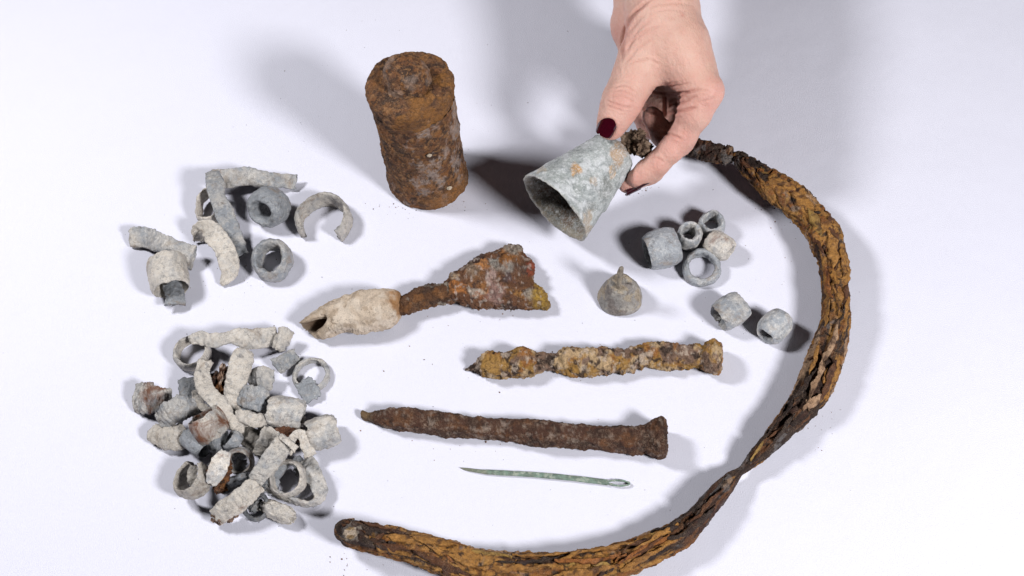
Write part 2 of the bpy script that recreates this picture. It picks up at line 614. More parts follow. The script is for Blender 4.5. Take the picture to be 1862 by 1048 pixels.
# ------------------------------------------------------------------ rusted iron weight standing upright
def build_weight():
    base = at(779, 327, 0)
    h = 0.05
    for _ in range(40):
        y = proj(base + (0, 0, h))[1]
        h *= 1 + (y - 150) * 0.0012
    R = 70 * pxm(base)
    t = thing('iron_weight', 'tall rusty iron cylinder with a round knob on its top, standing upright', 'iron weight', base)
    tilt = at(744, 148, h) - (base + (0, 0, h))

    def lathe(prof, nu, nz, seed, amp, cx=0.0, cy=0.0):
        P = np.array(prof); s = np.concatenate([[0], np.cumsum(np.linalg.norm(np.diff(P, axis=0), axis=1))])
        q = np.linspace(0, s[-1], nz)
        r = np.interp(q, s, P[:, 0]); z = np.interp(q, s, P[:, 1])
        a = np.linspace(0, 2 * math.pi, nu, endpoint=False)
        V = np.stack([r[:, None] * np.cos(a) + cx, r[:, None] * np.sin(a) + cy, np.repeat(z[:, None], nu, 1)], -1).reshape(-1, 3)
        V += base + np.outer(V[:, 2] / h, tilt * (1, 1, 0))
        Q = grid_quads(nz, nu)
        Nv = vnormals(V, Q)
        d = amp * (0.0011 * fbm(V, 50, 3, seed) + 0.0007 * fbm(V, 210, 4, seed + 1, 0.65))
        V = V + Nv * d[:, None]
        return settle(V, 0.0002), Q

    def colours(V, seed, top=0.0):
        c = np.tile((0.165, 0.074, 0.036), (len(V), 1))
        rel = (V - base) / h
        c = blend(c, 0.75 * sstep(-0.05, 0.35, fbm(V, 45, 4, seed)), (0.31, 0.13, 0.036))
        c = blend(c, 0.8 * sstep(0.05, 0.4, fbm(V, 110, 4, seed + 2, 0.65)), (0.25, 0.10, 0.034))
        c = blend(c, 0.9 * sstep(0.05, 0.4, fbm(V, 90, 5, seed + 3, .65)), (0.05, 0.027, 0.020))
        c = blend(c, 0.7 * sstep(0.15, 0.45, fbm(V, 240, 4, seed + 23, .65)), (0.045, 0.025, 0.018))
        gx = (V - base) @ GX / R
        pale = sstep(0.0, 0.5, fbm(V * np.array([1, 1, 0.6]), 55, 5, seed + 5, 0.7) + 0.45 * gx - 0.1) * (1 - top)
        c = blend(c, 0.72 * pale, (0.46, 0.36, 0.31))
        c = blend(c, 0.8 * sstep(0.22, 0.42, fbm(V, 330, 3, seed + 7)), (0.34, 0.17, 0.07))
        foot = sstep(0.22, 0.06, rel[:, 2]) * sstep(-0.1, 0.3, gx + 0.3 * fbm(V, 80, 2, seed + 8)) * (1 - top)
        c = blend(c, 0.7 * foot, (0.30, 0.125, 0.03))
        return c

    prof = [(0.3 * R, 0.0), (0.985 * R, 0.0), (1.02 * R, 0.02 * h), (1.015 * R, 0.10 * h), (0.985 * R, 0.16 * h), (0.985 * R, 0.55 * h), (0.99 * R, 0.74 * h), (1.02 * R, 0.85 * h)]
    V, Q = lathe(prof, 240, 230, 3, 1.0)
    mk('body', V, Q, RUST, t, colours(V, 3))
    prof = [(0.98 * R, 0.82 * h), (1.02 * R, 0.845 * h), (1.05 * R, 0.94 * h), (1.055 * R, 0.965 * h), (1.02 * R, 0.982 * h), (0.80 * R, 0.998 * h), (0.62 * R, 1.006 * h), (0.02 * R, 1.0 * h)]
    V, Q = lathe(prof, 240, 130, 8, 0.9)
    c = colours(V, 8, 1.0)
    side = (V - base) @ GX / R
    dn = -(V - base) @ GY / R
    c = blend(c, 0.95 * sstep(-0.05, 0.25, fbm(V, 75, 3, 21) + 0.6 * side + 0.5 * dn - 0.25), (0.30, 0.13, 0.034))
    c = blend(c, .6 * sstep(.05, .4, fbm(V, 130, 5, 25, .65)), (0.13, 0.06, 0.03))
    mk('rim', V, Q, RUST, t, c)
    off = -0.06 * R * GX + 0.02 * R * GY
    b = 0.54 * R
    prof = [(1.22 * b, 0.985 * h), (1.10 * b, 1.012 * h), (1.04 * b, 1.05 * h), (0.98 * b, 1.09 * h), (0.84 * b, 1.122 * h), (0.5 * b, 1.145 * h), (0.02 * b, 1.15 * h)]
    V, Q = lathe(prof, 160, 90, 14, 1.0, off[0], off[1])
    c = colours(V, 14, 1.0)
    c = blend(c, 0.5 * sstep(0.0, 0.4, fbm(V, 60, 4, 31)), (0.36, 0.27, 0.22))
    mk('knob', V, Q, RUST, t, c)
    for px, py, r, zz in ((780, 283, 4.0, .25), (816, 342, 4.5, .06)):
        C = None
        # small pale stone chips stuck in the crust
        d = nrm(CAM - base) * (1, 1, 0)
        p0 = at(px, py, zz * h)
        # walk along the view ray to the cylinder surface
        ray = nrm(p0 - CAM)
        o2 = (CAM - base)[:2]; r2 = ray[:2]
        aa = r2 @ r2; bb = 2 * o2 @ r2; cc = o2 @ o2 - (1.0 * R) ** 2
        tt = (-bb - math.sqrt(max(bb * bb - 4 * aa * cc, 0))) / (2 * aa)
        hit = CAM + ray * tt
        X_, Y_ = proj(hit)
        V, Q, E = lump_geo(px, py, hit[2] * 1000, r, 5, (1.2, 0.8, 0.8), n=14)
        mk('stone_chip', V, Q, CHALK, t, np.tile((0.62, 0.52, 0.40), (len(V), 1)), ngons=E)


build_weight()


# ------------------------------------------------------------------ iron hoop with its delaminated layers
def strip_stations(rows):
    """rows: (cx, cy, width_px, zbase, thick, exponent) -> side edges across the direction of travel"""
    rows = [list(map(float, r)) for r in rows]; out = []
    for k, r in enumerate(rows):
        a, b = rows[max(k - 1, 0)], rows[min(k + 1, len(rows) - 1)]
        dx, dy = b[0] - a[0], b[1] - a[1]; l = math.hypot(dx, dy)
        nx, ny = -dy / l, dx / l
        h_ = r[2] * .375
        out.append((r[0] + nx * h_, r[1] + ny * h_, r[0] - nx * h_, r[1] - ny * h_, r[3], r[4], r[5]))
    return out


HOOP = [  # cx, cy, width, z, thick, exp, ochre, tan, grey
    (1333, 281, 10, 20, 5, 2.2, .0, 0, .3), (1339, 285, 24, 18, 9, 2.4, .0, 0, .6), (1350, 295, 40, 16, 13, 2.4, .05, 0, .5), (1375, 316, 47, 13, 16, 2.4, .45, .0, .1),
    (1400, 335, 60, 11, 18, 2.3, .9, 0, 0), (1440, 363, 64, 9, 20, 2.3, .85, 0, 0), (1470, 393, 62, 8, 20, 2.3, .95, 0, 0), (1491, 422, 74, 7, 22, 2.3, .95, 0, 0),
    (1509, 460, 72, 6, 22, 2.3, .85, 0, 0), (1518, 500, 66, 5, 22, 2.4, .62, 0, 0), (1518, 540, 60, 4, 23, 2.5, .45, 0, .1), (1519, 580, 62, 3, 23, 2.5, .35, .1, .1),
    (1510, 620, 70, 2, 22, 2.5, .22, .35, .1), (1495, 665, 78, 1, 22, 2.5, .45, .45, 0), (1478, 705, 82, 1, 21, 2.5, .35, .50, 0), (1455, 742, 70, 1, 19, 2.5, .12, .35, .1),
    (1430, 772, 54, 2, 17, 2.4, .05, .05, .2), (1405, 800, 46, 3, 15, 2.4, .05, 0, .35), (1380, 826, 38, 3, 13, 2.3, .25, 0, .4), (1360, 845, 26, 4, 10, 2.2, .3, 0, .3),
    (1347, 857, 18, 5, 8, 2.2, .0, 0, .3), (1330, 872, 34, 4, 12, 2.3, .0, .05, .3), (1310, 894, 44, 3, 15, 2.4, .0, 0, .45), (1290, 916, 47, 3, 17, 2.4, .0, 0, .4),
    (1265, 946, 52, 2, 18, 2.4, .08, .0, .2), (1232, 974, 64, 2, 19, 2.5, .35, .05, .05), (1190, 995, 70, 1, 20, 2.5, .62, .1, 0), (1147, 1013, 72, 1, 21, 2.5, .72, .05, 0),
    (1090, 1030, 80, 1, 22, 2.5, .72, .05, 0), (1020, 1044, 88, 1, 23, 2.5, .66, .05, 0), (940, 1045, 90, 1, 23, 2.4, .62, .05, 0), (867, 1036, 84, 2, 23, 2.4, .85, .05, 0),
    (810, 1018, 80, 4, 22, 2.4, .85, 0, 0), (752, 1000, 70, 6, 21, 2.4, .78, 0, 0), (700, 985, 68, 8, 20, 2.4, .5, 0, .05), (660, 974, 66, 9, 19, 2.4, .15, 0, .1),
    (634, 968, 60, 10, 18, 2.5, .05, .05, .2), (617, 962, 44, 11, 15, 2.4, .02, 0, .2), (611, 960, 20, 12, 9, 2.2, .0, 0, .2)]


def iron_colours(V, q, och, tan, gry, seed):
    """q: stretched coordinates following the fibres"""
    c = np.tile(DKIRON * 1.6, (len(V), 1))
    c = blend(c, 0.75 * sstep(-0.1, 0.35, fbm(q, 1.0, 4, seed)), MAROON * 1.3)
    c = blend(c, 0.8 * sstep(0.15, 0.45, fbm(q, 1.6, 4, seed + 1)), (0.16, 0.062, 0.022))
    n1 = fbm(q, 0.8, 4, seed + 2, 0.6)
    fo = sstep(0.04, 0.24, n1 * 0.75 + och - 0.36)
    oc = blend(np.tile(OCHRE, (len(V), 1)), sstep(0.0, 0.5, fbm(q, 1.3, 3, seed + 4)), (0.27, 0.098, 0.020))
    oc = blend(oc, 0.8 * sstep(0.22, 0.5, fbm(V, 130, 4, seed + 5)), (0.145, 0.055, 0.018))
    oc = blend(oc, 0.7 * sstep(0.25, 0.5, fbm(V, 210, 3, seed + 12)), (0.50, 0.26, 0.07))
    c = c * (1 - fo[:, None]) + oc * fo[:, None]
    ft = sstep(0.1, 0.3, fbm(q, 0.7, 4, seed + 6) * 0.8 + tan - 0.34)
    c = blend(c, 0.9 * ft, TAN)
    fg = sstep(0.15, 0.45, fbm(V, 85, 4, seed + 7) + gry - 0.35)
    c = blend(c, 0.6 * fg, (0.19, 0.18, 0.18))
    c = blend(c, 0.85 * sstep(0.36, 0.5, fbm(V, 260, 3, seed + 8)), DKIRON)
    return c, fo


def build_hoop():
    rows = np.array(HOOP); rows[:, 4] *= .9
    n, m = 1050, 88
    V, C, A, H = slab(strip_stations(rows[:, :6]), n, m)
    key = np.array([at(r[0], r[1], (r[3] + r[4] / 2) * .001) for r in rows])
    sk = np.concatenate([[0], np.cumsum(np.linalg.norm(np.diff(key, axis=0), axis=1))]); sk /= sk[-1]
    arc = np.concatenate([[0], np.cumsum(np.linalg.norm(np.diff(C, axis=0), axis=1))]); tot = arc[-1]
    S = arc / tot
    prop = np.stack([np.interp(S, sk, rows[:, k]) for k in (6, 7, 8)], 1)
    Q = grid_quads(n, m)
    t = np.linspace(0, 2 * math.pi, m, endpoint=False)
    hw = np.linalg.norm(A, axis=1)
    lat = hw[:, None] * np.cos(t)[None, :]
    hgt = H[:, None] * np.sin(t)[None, :]
    fib = 1.0 - sstep(0.16, 0.28, S) * 0.0
    stretch = np.where(S < 0.25, 70.0, 26.0)                      # lumpy crust at the upper end, long fibres further down
    stretch = np.interp(S, [0, .2, .3, 1], [70, 70, 20, 20])
    q = np.stack([np.cumsum(np.gradient(arc) * stretch)[:, None] + 0 * lat, lat * 135, hgt * 135], -1).reshape(-1, 3)
    V = V.reshape(-1, 3)
    P = np.repeat(prop, m, 0)
    c, fo = iron_colours(V, q, P[:, 0], P[:, 1], P[:, 2], 40)
    Nv = vnormals(V, Q)
    if (Nv * (V - np.repeat(C, m, 0))).sum() < 0: Nv = -Nv; Q = Q[:, ::-1]
    rid = 1 - np.abs(perlin(q * 0.9 + 3.3)) * 2.2
    crack = sstep(0.80, 0.97, rid)
    rid2 = 1 - np.abs(perlin(q * 1.9 + 8.3)) * 2.2
    thin = np.repeat(np.clip(hw / 0.012, 0.25, 1), m)
    d = 0.0022 * fbm(q, 0.5, 2, 44, 0.5) + 0.0011 * fbm(V, 190, 4, 45, 0.62) + 0.0010 * fo - np.repeat(np.interp(S, [0, .22, .3, 1], [.0024, .0024, .0017, .0017]), m) * crack - 0.0007 * sstep(0.8, 0.97, rid2)
    V = settle(V + Nv * (d * thin)[:, None])
    E = close_ends(n, m)
    o = mk('iron_hoop', V, Q, RUST, None, c, ngons=E, origin=at(1500, 700, 0))
    tag(o, 'long curved iron hoop of flaking ochre and black rust sweeping round the finds', 'iron hoop')
    # flakes: lifted laminae along the band
    rs = random.Random(5)

    def flake(s0, s1, v, wv, lift, th, kind, seed):
        k = max(12, int((s1 - s0) * 420)); sk = 0.5 * math.sin(seed * 7.3)
        ss = np.linspace(s0, s1, k); prof = round_rect(1.0, 0.3, 8, 3)[:22]; mm2 = len(prof)
        Ci = np.stack([np.interp(ss, S, C[:, j]) for j in range(3)], 1)
        Ai = np.stack([np.interp(ss, S, A[:, j]) for j in range(3)], 1)
        Hi = np.interp(ss, S, H)
        W = np.zeros((k, mm2, 3)); ql = np.zeros((k, mm2, 3))
        for i in range(k):
            env = min(1, 3.0 * min(i, k - 1 - i) / k + 0.12)
            jag = 1 + 0.4 * float(fbm(np.array([[i * 0.24, seed, 0]]), 1.0, 3, seed)[0])
            off = v + sk * (i / k - .5) + 0.16 * float(fbm(np.array([[i * 0.15, seed, 4]]), 1.0, 3, seed)[0])
            x = np.clip(off + prof[:, 0] * wv * env * jag, -.96, .96)
            dome = Hi[i] * np.sqrt(np.clip(1 - np.abs(x) ** 2.6, 0.0, 1))
            z = dome + lift + (prof[:, 1] / 0.15 * th * 0.5)
            W[i] = Ci[i] + x[:, None] * Ai[i] + z[:, None] * np.array([0, 0, 1.0])
            ql[i] = np.stack([np.full(mm2, ss[i] * tot * 26), x * np.linalg.norm(Ai[i]) * 135, z * 30], -1)
        W = W.reshape(-1, 3); ql = ql.reshape(-1, 3)
        Qf = grid_quads(k, mm2)
        Nf = vnormals(W, Qf)
        W = W + Nf * (0.0008 * fbm(W, 180, 4, seed) + 0.0006 * fbm(ql, 0.8, 3, seed + 1))[:, None]
        W = settle(W)
        base = {'o': OCHRE, 'r': ORANGE * 0.8, 't': TAN, 'd': DKIRON * 1.3, 'b': np.array((0.125, 0.048, 0.019)), 'y': np.array((0.40, 0.235, 0.06))}[kind]
        cc = np.tile(base, (len(W), 1))
        cc = blend(cc, 0.75 * sstep(0.0, 0.5, fbm(ql, 1.0, 4, seed + 2)), base * 0.5 + np.array((0.06, 0.02, 0.006)))
        cc = blend(cc, 0.8 * sstep(0.22, 0.5, fbm(W, 170, 4, seed + 3)), MAROON)
        cc = blend(cc, 0.6 * sstep(0.2, 0.5, fbm(W, 240, 3, seed + 4)), base * 1.35 + 0.02)
        mk('flake', W, Qf, RUST, o, cc, ngons=close_ends(k, mm2))

    def s_at(px, py):
        kk = np.argmin([(r[0] - px) ** 2 + (r[1] - py) ** 2 for r in HOOP])
        best, bs = 1e9, 0
        for i in range(0, n, 3):
            X_, Y_ = proj(C[i]); dd = (X_ - px) ** 2 + (Y_ - py) ** 2
            if dd < best: best, bs = dd, S[i]
        return bs
    spec = [  # from, to, lateral (+ = inner side of the arc), width, kind
        ((1398, 333), (1440, 363), .1, .7, 'o'), ((1440, 365), (1478, 402), .1, .8, 'o'), ((1470, 393), (1500, 440), .4, .55, 'y'), ((1480, 405), (1512, 462), -.55, .5, 'b'), ((1500, 440), (1520, 505), .15, .6, 'o'),
        ((1510, 462), (1519, 520), -.5, .5, 'o'), ((1516, 500), (1518, 560), .65, .3, 'r'), ((1518, 520), (1517, 590), .15, .22, 'o'), ((1518, 560), (1512, 612), .7, .3, 'o'), ((1518, 530), (1519, 580), -.6, .3, 'b'),
        ((1519, 560), (1513, 610), -.4, .2, 'd'), ((1514, 600), (1490, 680), -.15, .28, 't'), ((1505, 640), (1480, 700), .55, .3, 'o'), ((1500, 660), (1460, 735), -.1, .35, 't'), ((1498, 660), (1470, 722), -.7, .45, 'b'),
        ((1485, 690), (1440, 762), .45, .3, 'd'), ((1470, 720), (1450, 748), -.55, .4, 't'), ((1450, 745), (1395, 812), .5, .35, 'd'), ((1440, 762), (1400, 806), -.3, .35, 'd'), ((1392, 815), (1362, 846), .1, .25, 'y'),
        ((1325, 878), (1280, 930), .5, .45, 'd'), ((1310, 894), (1250, 960), -.2, .35, 'b'), ((1290, 916), (1225, 978), -.65, .3, 'd'), ((1265, 946), (1190, 995), .6, .35, 'd'), ((1235, 972), (1150, 1012), .15, .3, 'o'),
        ((1215, 984), (1110, 1026), -.3, .28, 'r'), ((1200, 990), (1120, 1024), -.75, .3, 'o'), ((1165, 1006), (1050, 1040), .68, .3, 'o'), ((1140, 1016), (1010, 1044), .1, .32, 'r'), ((1120, 1024), (1000, 1044), -.5, .4, 'o'),
        ((1040, 1042), (930, 1046), .75, .3, 'o'), ((1030, 1042), (900, 1040), .32, .26, 'd'), ((1000, 1044), (870, 1036), -.1, .35, 'o'), ((930, 1046), (840, 1028), .7, .35, 'y'), ((880, 1038), (770, 1006), -.05, .35, 'o'),
        ((870, 1036), (760, 1002), -.6, .35, 'b'), ((830, 1024), (745, 998), .55, .5, 'o'), ((770, 1006), (700, 985), .15, .6, 'o'), ((745, 998), (690, 982), -.55, .35, 'b'), ((712, 988), (655, 972), .6, .4, 'b'), ((690, 982), (640, 969), -.6, .4, 'd')]
    for k, (p, q_, v, wv, kind) in enumerate(spec):
        s0, s1 = sorted((s_at(*p), s_at(*q_)))
        flake(s0, s1, v, wv, 0.0006 + 0.0008 * rs.random(), 0.0024 + 0.0012 * rs.random(), kind, 60 + k)
    for k in range(110):
        sc_ = rs.uniform(.02, .985); ln = .003 + .020 * rs.random() ** 2.5
        och = np.interp(sc_, S, prop[:, 0]); tn = np.interp(sc_, S, prop[:, 1])
        if np.interp(sc_, S, hw) < 0.006: continue
        u = rs.random()
        kind = rs.choice('ooyrb') if u < och * .8 else ('t' if u < och * .8 + tn * .5 else rs.choice('ddb'))
        flake(max(0.005, sc_ - ln), min(.995, sc_ + ln), rs.uniform(-.85, .85), .07 + .34 * rs.random() ** 2, rs.uniform(-.0006, .0014), rs.uniform(.0012, .0034), kind, 300 + k)
    rust_lump('end_knob', 641, 968, 27, 17, o, 77, ((0.19, 0.165, 0.145), (0.26, 0.22, 0.18), DKIRON * 3), squash=(1, 1.1, .7), amp=0.22)
    rust_lump('pale_core', 637, 970, 32, 10, o, 78, (CREAM * .8, CREAM, (0.42, 0.28, 0.14)), squash=(1.2, 1, .7), amp=0.35)
    # short dark fragment whose far end lies under the hand
    rows2 = [(1226, 268, 16, 9, 8, 2.3), (1234, 268, 24, 9, 11, 2.4), (1262, 271, 30, 10, 13, 2.4), (1290, 276, 34, 12, 14, 2.4), (1312, 281, 34, 14, 13, 2.4), (1328, 284, 27, 16, 11, 2.4), (1337, 284, 12, 18, 6, 2.2)]
    n2, m2 = 180, 64
    V, C2, A2, H2 = slab(strip_stations(rows2), n2, m2); V = V.reshape(-1, 3); Q = grid_quads(n2, m2)
    Nv = vnormals(V, Q)
    if (Nv * (V - np.repeat(C2, m2, 0))).sum() < 0: Nv = -Nv; Q = Q[:, ::-1]
    qq = V * 110
    c, fo = iron_colours(V, qq, 0 * V[:, 0] - .1, 0 * V[:, 0], 0 * V[:, 0] + .05 + sstep(1300, 1330, 1226 + 111 * np.repeat(np.linspace(0, 1, n2), m2)) * .4, 90)
    d = 0.0016 * fbm(V, 110, 4, 91, .6) + 0.0009 * fbm(V, 300, 3, 92) - 0.0018 * sstep(.8, .97, 1 - np.abs(perlin(qq * np.array([.5, 1, 1]))) * 2.2)
    V = settle(V + Nv * d[:, None])
    tag(mk('iron_fragment', V, Q, RUST, None, c, ngons=close_ends(n2, m2)), 'short blackened iron fragment reaching out from under the hand', 'iron fragment')


build_hoop()


# ------------------------------------------------------------------ nails
def edge_rows(rows, sx, ox, oy, z0, th, ex, shrink=1.0):
    return [((x / sx + ox), ((a + b) / 2 - (b - a) / 2 * shrink) / sx + oy, (x / sx + ox), ((a + b) / 2 + (b - a) / 2 * shrink) / sx + oy, z0, max(th * (b - a) / 120.0, 1.5) if th > 0 else -th, ex) for x, a, b in rows]


def bar(name, st, n, m, parent, seed, colfn, amp=1.0, mat=None, lumps=None, origin=None):
    V, C, A, H = slab(st, n, m); V = V.reshape(-1, 3); Q = grid_quads(n, m)
    Nv = vnormals(V, Q)
    if (Nv * (V - np.repeat(C, m, 0))).sum() < 0: Nv = -Nv; Q = Q[:, ::-1]
    s = np.repeat(np.linspace(0, 1, n), m)
    c, extra = colfn(V, s, seed)
    d = amp * (0.0010 * fbm(V, 95, 3, seed) + 0.0008 * fbm(V, 260, 4, seed + 1, .62)) + extra
    env = np.repeat(np.clip(np.linalg.norm(A, axis=1) / 0.004, .15, 1), m)
    V = settle(V + Nv * (d * env)[:, None])
    return mk(name, V, Q, mat or RUST, parent, c, ngons=close_ends(n, m), origin=origin)


def nail_ochre(V, s, seed):
    c = np.tile((0.23, 0.14, 0.095), (len(V), 1))
    c = blend(c, 0.8 * sstep(0.0, .35, fbm(V, 120, 4, seed)), (0.30, 0.20, 0.15))
    c = blend(c, 0.9 * sstep(0.1, .35, fbm(V, 90, 4, seed + 3)), DKIRON * 1.4)
    k = np.interp(s, [0, .05, .08, .27, .30, .38, .40, .56, .60, .66, .72, .74, .80, .83, 1], [-.5, -.3, .6, .5, .1, -.1, .6, .5, .35, .1, 0, .55, .5, .05, .3])
    f = sstep(0.0, 0.30, fbm(V, 80, 4, seed + 5, .6) * .95 + k * .8)
    oc = blend(np.tile((0.43, 0.235, 0.06), (len(V), 1)), 0.9 * sstep(-.1, .4, fbm(V, 70, 4, seed + 6)), (0.34, 0.135, 0.035))
    oc = blend(oc, 0.85 * sstep(0.05, .35, fbm(V, 85, 4, seed + 7)), (0.66, 0.47, 0.27))
    oc = blend(oc, 0.9 * sstep(0.3, .5, fbm(V, 170, 3, seed + 8)), DKIRON * 2)
    c = c * (1 - f[:, None]) + oc * f[:, None]
    c = blend(c, 0.75 * sstep(.2, .55, fbm(V, 170, 5, seed + 9, .65)), (0.60, 0.48, 0.38))
    return c, f * 0.0011 - 0.0004


def nail_brown(V, s, seed):
    c = np.tile((0.085, 0.036, 0.022), (len(V), 1))
    c = blend(c, 0.8 * sstep(0.05, .45, fbm(V, 90, 4, seed)), (0.15, 0.062, 0.026))
    c = blend(c, 0.8 * sstep(0.05, .4, fbm(V, 120, 4, seed + 3)), (0.038, 0.018, 0.013))
    pale = np.interp(s, [0, .18, .25, .4, .5, .55, .62, .75, .78, .85, 1], [-.1, .0, .1, 0, .22, .1, -.2, .1, .0, -.3, -.3])
    c = blend(c, 0.5 * sstep(.15, .85, fbm(V, 140, 5, seed + 5, .7) + pale * 1.3), (0.46, 0.37, 0.30))
    c = blend(c, 0.3 * sstep(.3, .55, fbm(V, 420, 3, seed + 15)), (0.40, 0.28, 0.20))
    tip = sstep(.07, .03, s)
    c = blend(c, .7 * tip, (0.20, 0.13, 0.06))
    return c, 0.0 * s


Z8 = 2.66
r1 = [(546, 190, 198), (575, 174, 204), (610, 152, 213), (640, 118, 222), (700, 112, 228), (760, 108, 230), (830, 100, 228), (880, 108, 218), (900, 114, 206), (960, 112, 200), (1000, 108, 203), (1040, 96, 215), (1100, 93, 217), (1150, 92, 215), (1200, 92, 212), (1250, 90, 214), (1330, 92, 200), (1400, 76, 188), (1440, 68, 182), (1530, 62, 185), (1580, 72, 182), (1620, 75, 180), (1690, 76, 178), (1712, 80, 180)]
t = thing('iron_nail', 'rough iron nail caked in lumpy ochre and cream rust, the upper of two', 'iron nail', mm(640 + 1150 / Z8, 600 + 160 / Z8, 0), 'large iron nails')
bar('shank', edge_rows(r1, Z8, 640, 600, 0, 16, 2.6, .85), 420, 64, t, 101, nail_ochre, 1.5)
r1h = [(1682, 100, 160), (1692, 80, 186), (1704, 66, 198), (1722, 58, 206), (1745, 53, 211), (1765, 55, 213), (1782, 64, 211), (1789, 100, 180)]
bar('head', edge_rows(r1h, Z8, 640, 600, 0, 15, 2.3, .92), 90, 64, t, 111, lambda V, s, sd: (blend(nail_ochre(V, s * 0 + .9, sd)[0], .7 * sstep(-.1, .3, fbm(V, 80, 3, 5)), (0.50, 0.27, 0.13)), 0 * s), 1.3)
r2 = [(45, 408, 420), (52, 394, 432), (80, 402, 440), (130, 391, 462), (180, 381, 480), (240, 382, 488), (300, 388, 495), (450, 402, 513), (600, 425, 522), (750, 436, 535), (900, 437, 560), (1050, 453, 570), (1200, 470, 582), (1350, 470, 596), (1440, 466, 596), (1462, 470, 596)]
t = thing('iron_nail', 'plain dark brown iron nail with a flat square head, the lower of two', 'iron nail', mm(640 + 800 / Z8, 600 + 500 / Z8, 0), 'large iron nails')
bar('shank', edge_rows(r2, Z8, 640, 600, 0, 16, 3.2, .87), 460, 64, t, 121, nail_brown, 1.0)
r2h = [(1398, 480, 585), (1420, 465, 596), (1450, 448, 608), (1490, 436, 619), (1510, 440, 616), (1521, 452, 604), (1524, 500, 560)]
bar('head', edge_rows(r2h, Z8, 640, 600, 0, 15, 3.0, .9), 100, 64, t, 131, nail_brown, 1.0)


# ------------------------------------------------------------------ needle
def needle_col(V, s, seed):
    c = np.tile((0.215, 0.31, 0.25), (len(V), 1))
    c = blend(c, .8 * sstep(-.1, .3, fbm(V, 200, 4, seed)), (0.15, 0.20, 0.165))
    c = blend(c, .8 * sstep(.15, .4, fbm(V, 330, 4, seed + 1)), (0.40, 0.45, 0.37))
    c = blend(c, .5 * sstep(.25, .05, s + .1 * fbm(V, 150, 2, 3)), (0.22, 0.19, 0.13))
    return c, 0 * s


t = thing('bronze_needle', 'thin green bronze needle with an oval eye, below the brown nail', 'needle', mm(640 + 930 / Z8, 600 + 710 / Z8, 0))
rn = [(524, 667, 669), (560, 668, 684), (640, 675, 699), (700, 677, 704), (900, 688, 717), (1100, 706, 737), (1200, 719, 749), (1236, 722, 755)]
bar('needle_shaft', [(x / Z8 + 640, a / Z8 + 600, x / Z8 + 640, b / Z8 + 600, 0.3, max(.9, (b - a) * .10), 2.2) for x, a, b in [(x, (a + b) / 2 - (b - a) * .43, (a + b) / 2 + (b - a) * .43) for x, a, b in rn]], 260, 28, t, 141, needle_col, 0.28, CHALK)
cx, cy, ang = 1288, 741, math.atan2(33, 540)
loop = []
for k in range(96):
    a = 2 * math.pi * k / 96
    x, y = 54 * math.cos(a), 12.8 * math.sin(a) * (1.0 if math.cos(a) > -.3 else 0.9)
    loop.append(mm(640 + (cx + x * math.cos(ang) - y * math.sin(ang)) / Z8, 600 + (cy + x * math.sin(ang) + y * math.cos(ang)) / Z8, 1.9))
loop = np.array(loop); T = np.roll(loop, -1, 0) - np.roll(loop, 1, 0); T /= np.linalg.norm(T, axis=1)[:, None]
B = np.cross(T, GZ); a = np.linspace(0, 2 * math.pi, 14, endpoint=False)
V = (loop[:, None, :] + 0.00058 * np.cos(a)[None, :, None] * B[:, None, :] + 0.0008 * np.sin(a)[None, :, None] * GZ).reshape(-1, 3)
V = settle(V + 0.0002 * fbm(V, 500, 3, 4)[:, None])
mk('needle_eye', V, grid_quads(96, 14, True, True)[:, ::-1], CHALK, t, needle_col(V, 0 * V[:, 0] + .9, 151)[0])


# ------------------------------------------------------------------ iron tool with chalky socket and triangular blade
Z7 = 3.879


def er7(rows):
    return [(x / Z7 + 540, a / Z7 + 430, x2 / Z7 + 540, b / Z7 + 430, z, th, ex) for x, a, x2, b, z, th, ex in rows]


t = thing('iron_tool', 'rusty iron tool with a triangular blade and a chalk white hollow socket', 'iron tool', mm(540 + 800 / Z7, 430 + 440 / Z7, 0))


def chalk_col(V, s, seed):
    c = np.tile((0.60, 0.49, 0.38), (len(V), 1))
    c = blend(c, .8 * sstep(-.1, .35, fbm(V, 100, 4, seed)), (0.70, 0.60, 0.49))
    c = blend(c, .55 * sstep(.1, .4, fbm(V, 160, 4, seed + 1) + .5 * sstep(.35, .0, s) - .12), (0.34, 0.25, 0.17))
    rid = sstep(.90, .99, 1 - np.abs(fbm(V * np.array([.6, 1, 1]), 60, 4, seed + 7, .6)) * 2.2) * sstep(0.0, .25, fbm(V, 38, 2, seed + 17))
    c = blend(c, .4 * rid, (0.25, 0.17, 0.11))
    c = blend(c, .9 * sstep(.86, .97, s + .12 * fbm(V, 90, 3, seed + 3)), (0.33, 0.16, 0.055))
    return c, -0.0008 * rid


# the socket is an open shell: outer skin, then folded back inside its mouth
so = er7([(58, 604, 108, 702, 2.5, 13, 2.1), (110, 565, 140, 706, 1, 17, 2.2), (200, 500, 215, 688, 0, 21, 2.3), (300, 450, 305, 669, 0, 23, 2.3), (420, 406, 425, 661, 0, 24, 2.3), (520, 393, 535, 655, 0, 25, 2.3), (620, 391, 625, 628, 0, 24, 2.3), (690, 400, 690, 590, 0, 22, 2.3), (716, 412, 724, 560, 1, 19, 2.3), (735, 440, 735, 535, 3, 14, 2.2)])
V, C, A, H = slab(so, 220, 96); n, m = 220, 96
Tn = np.gradient(C, axis=0); Tn /= np.linalg.norm(Tn, axis=1)[:, None]
tt = np.linspace(0, 2 * math.pi, m, endpoint=False)
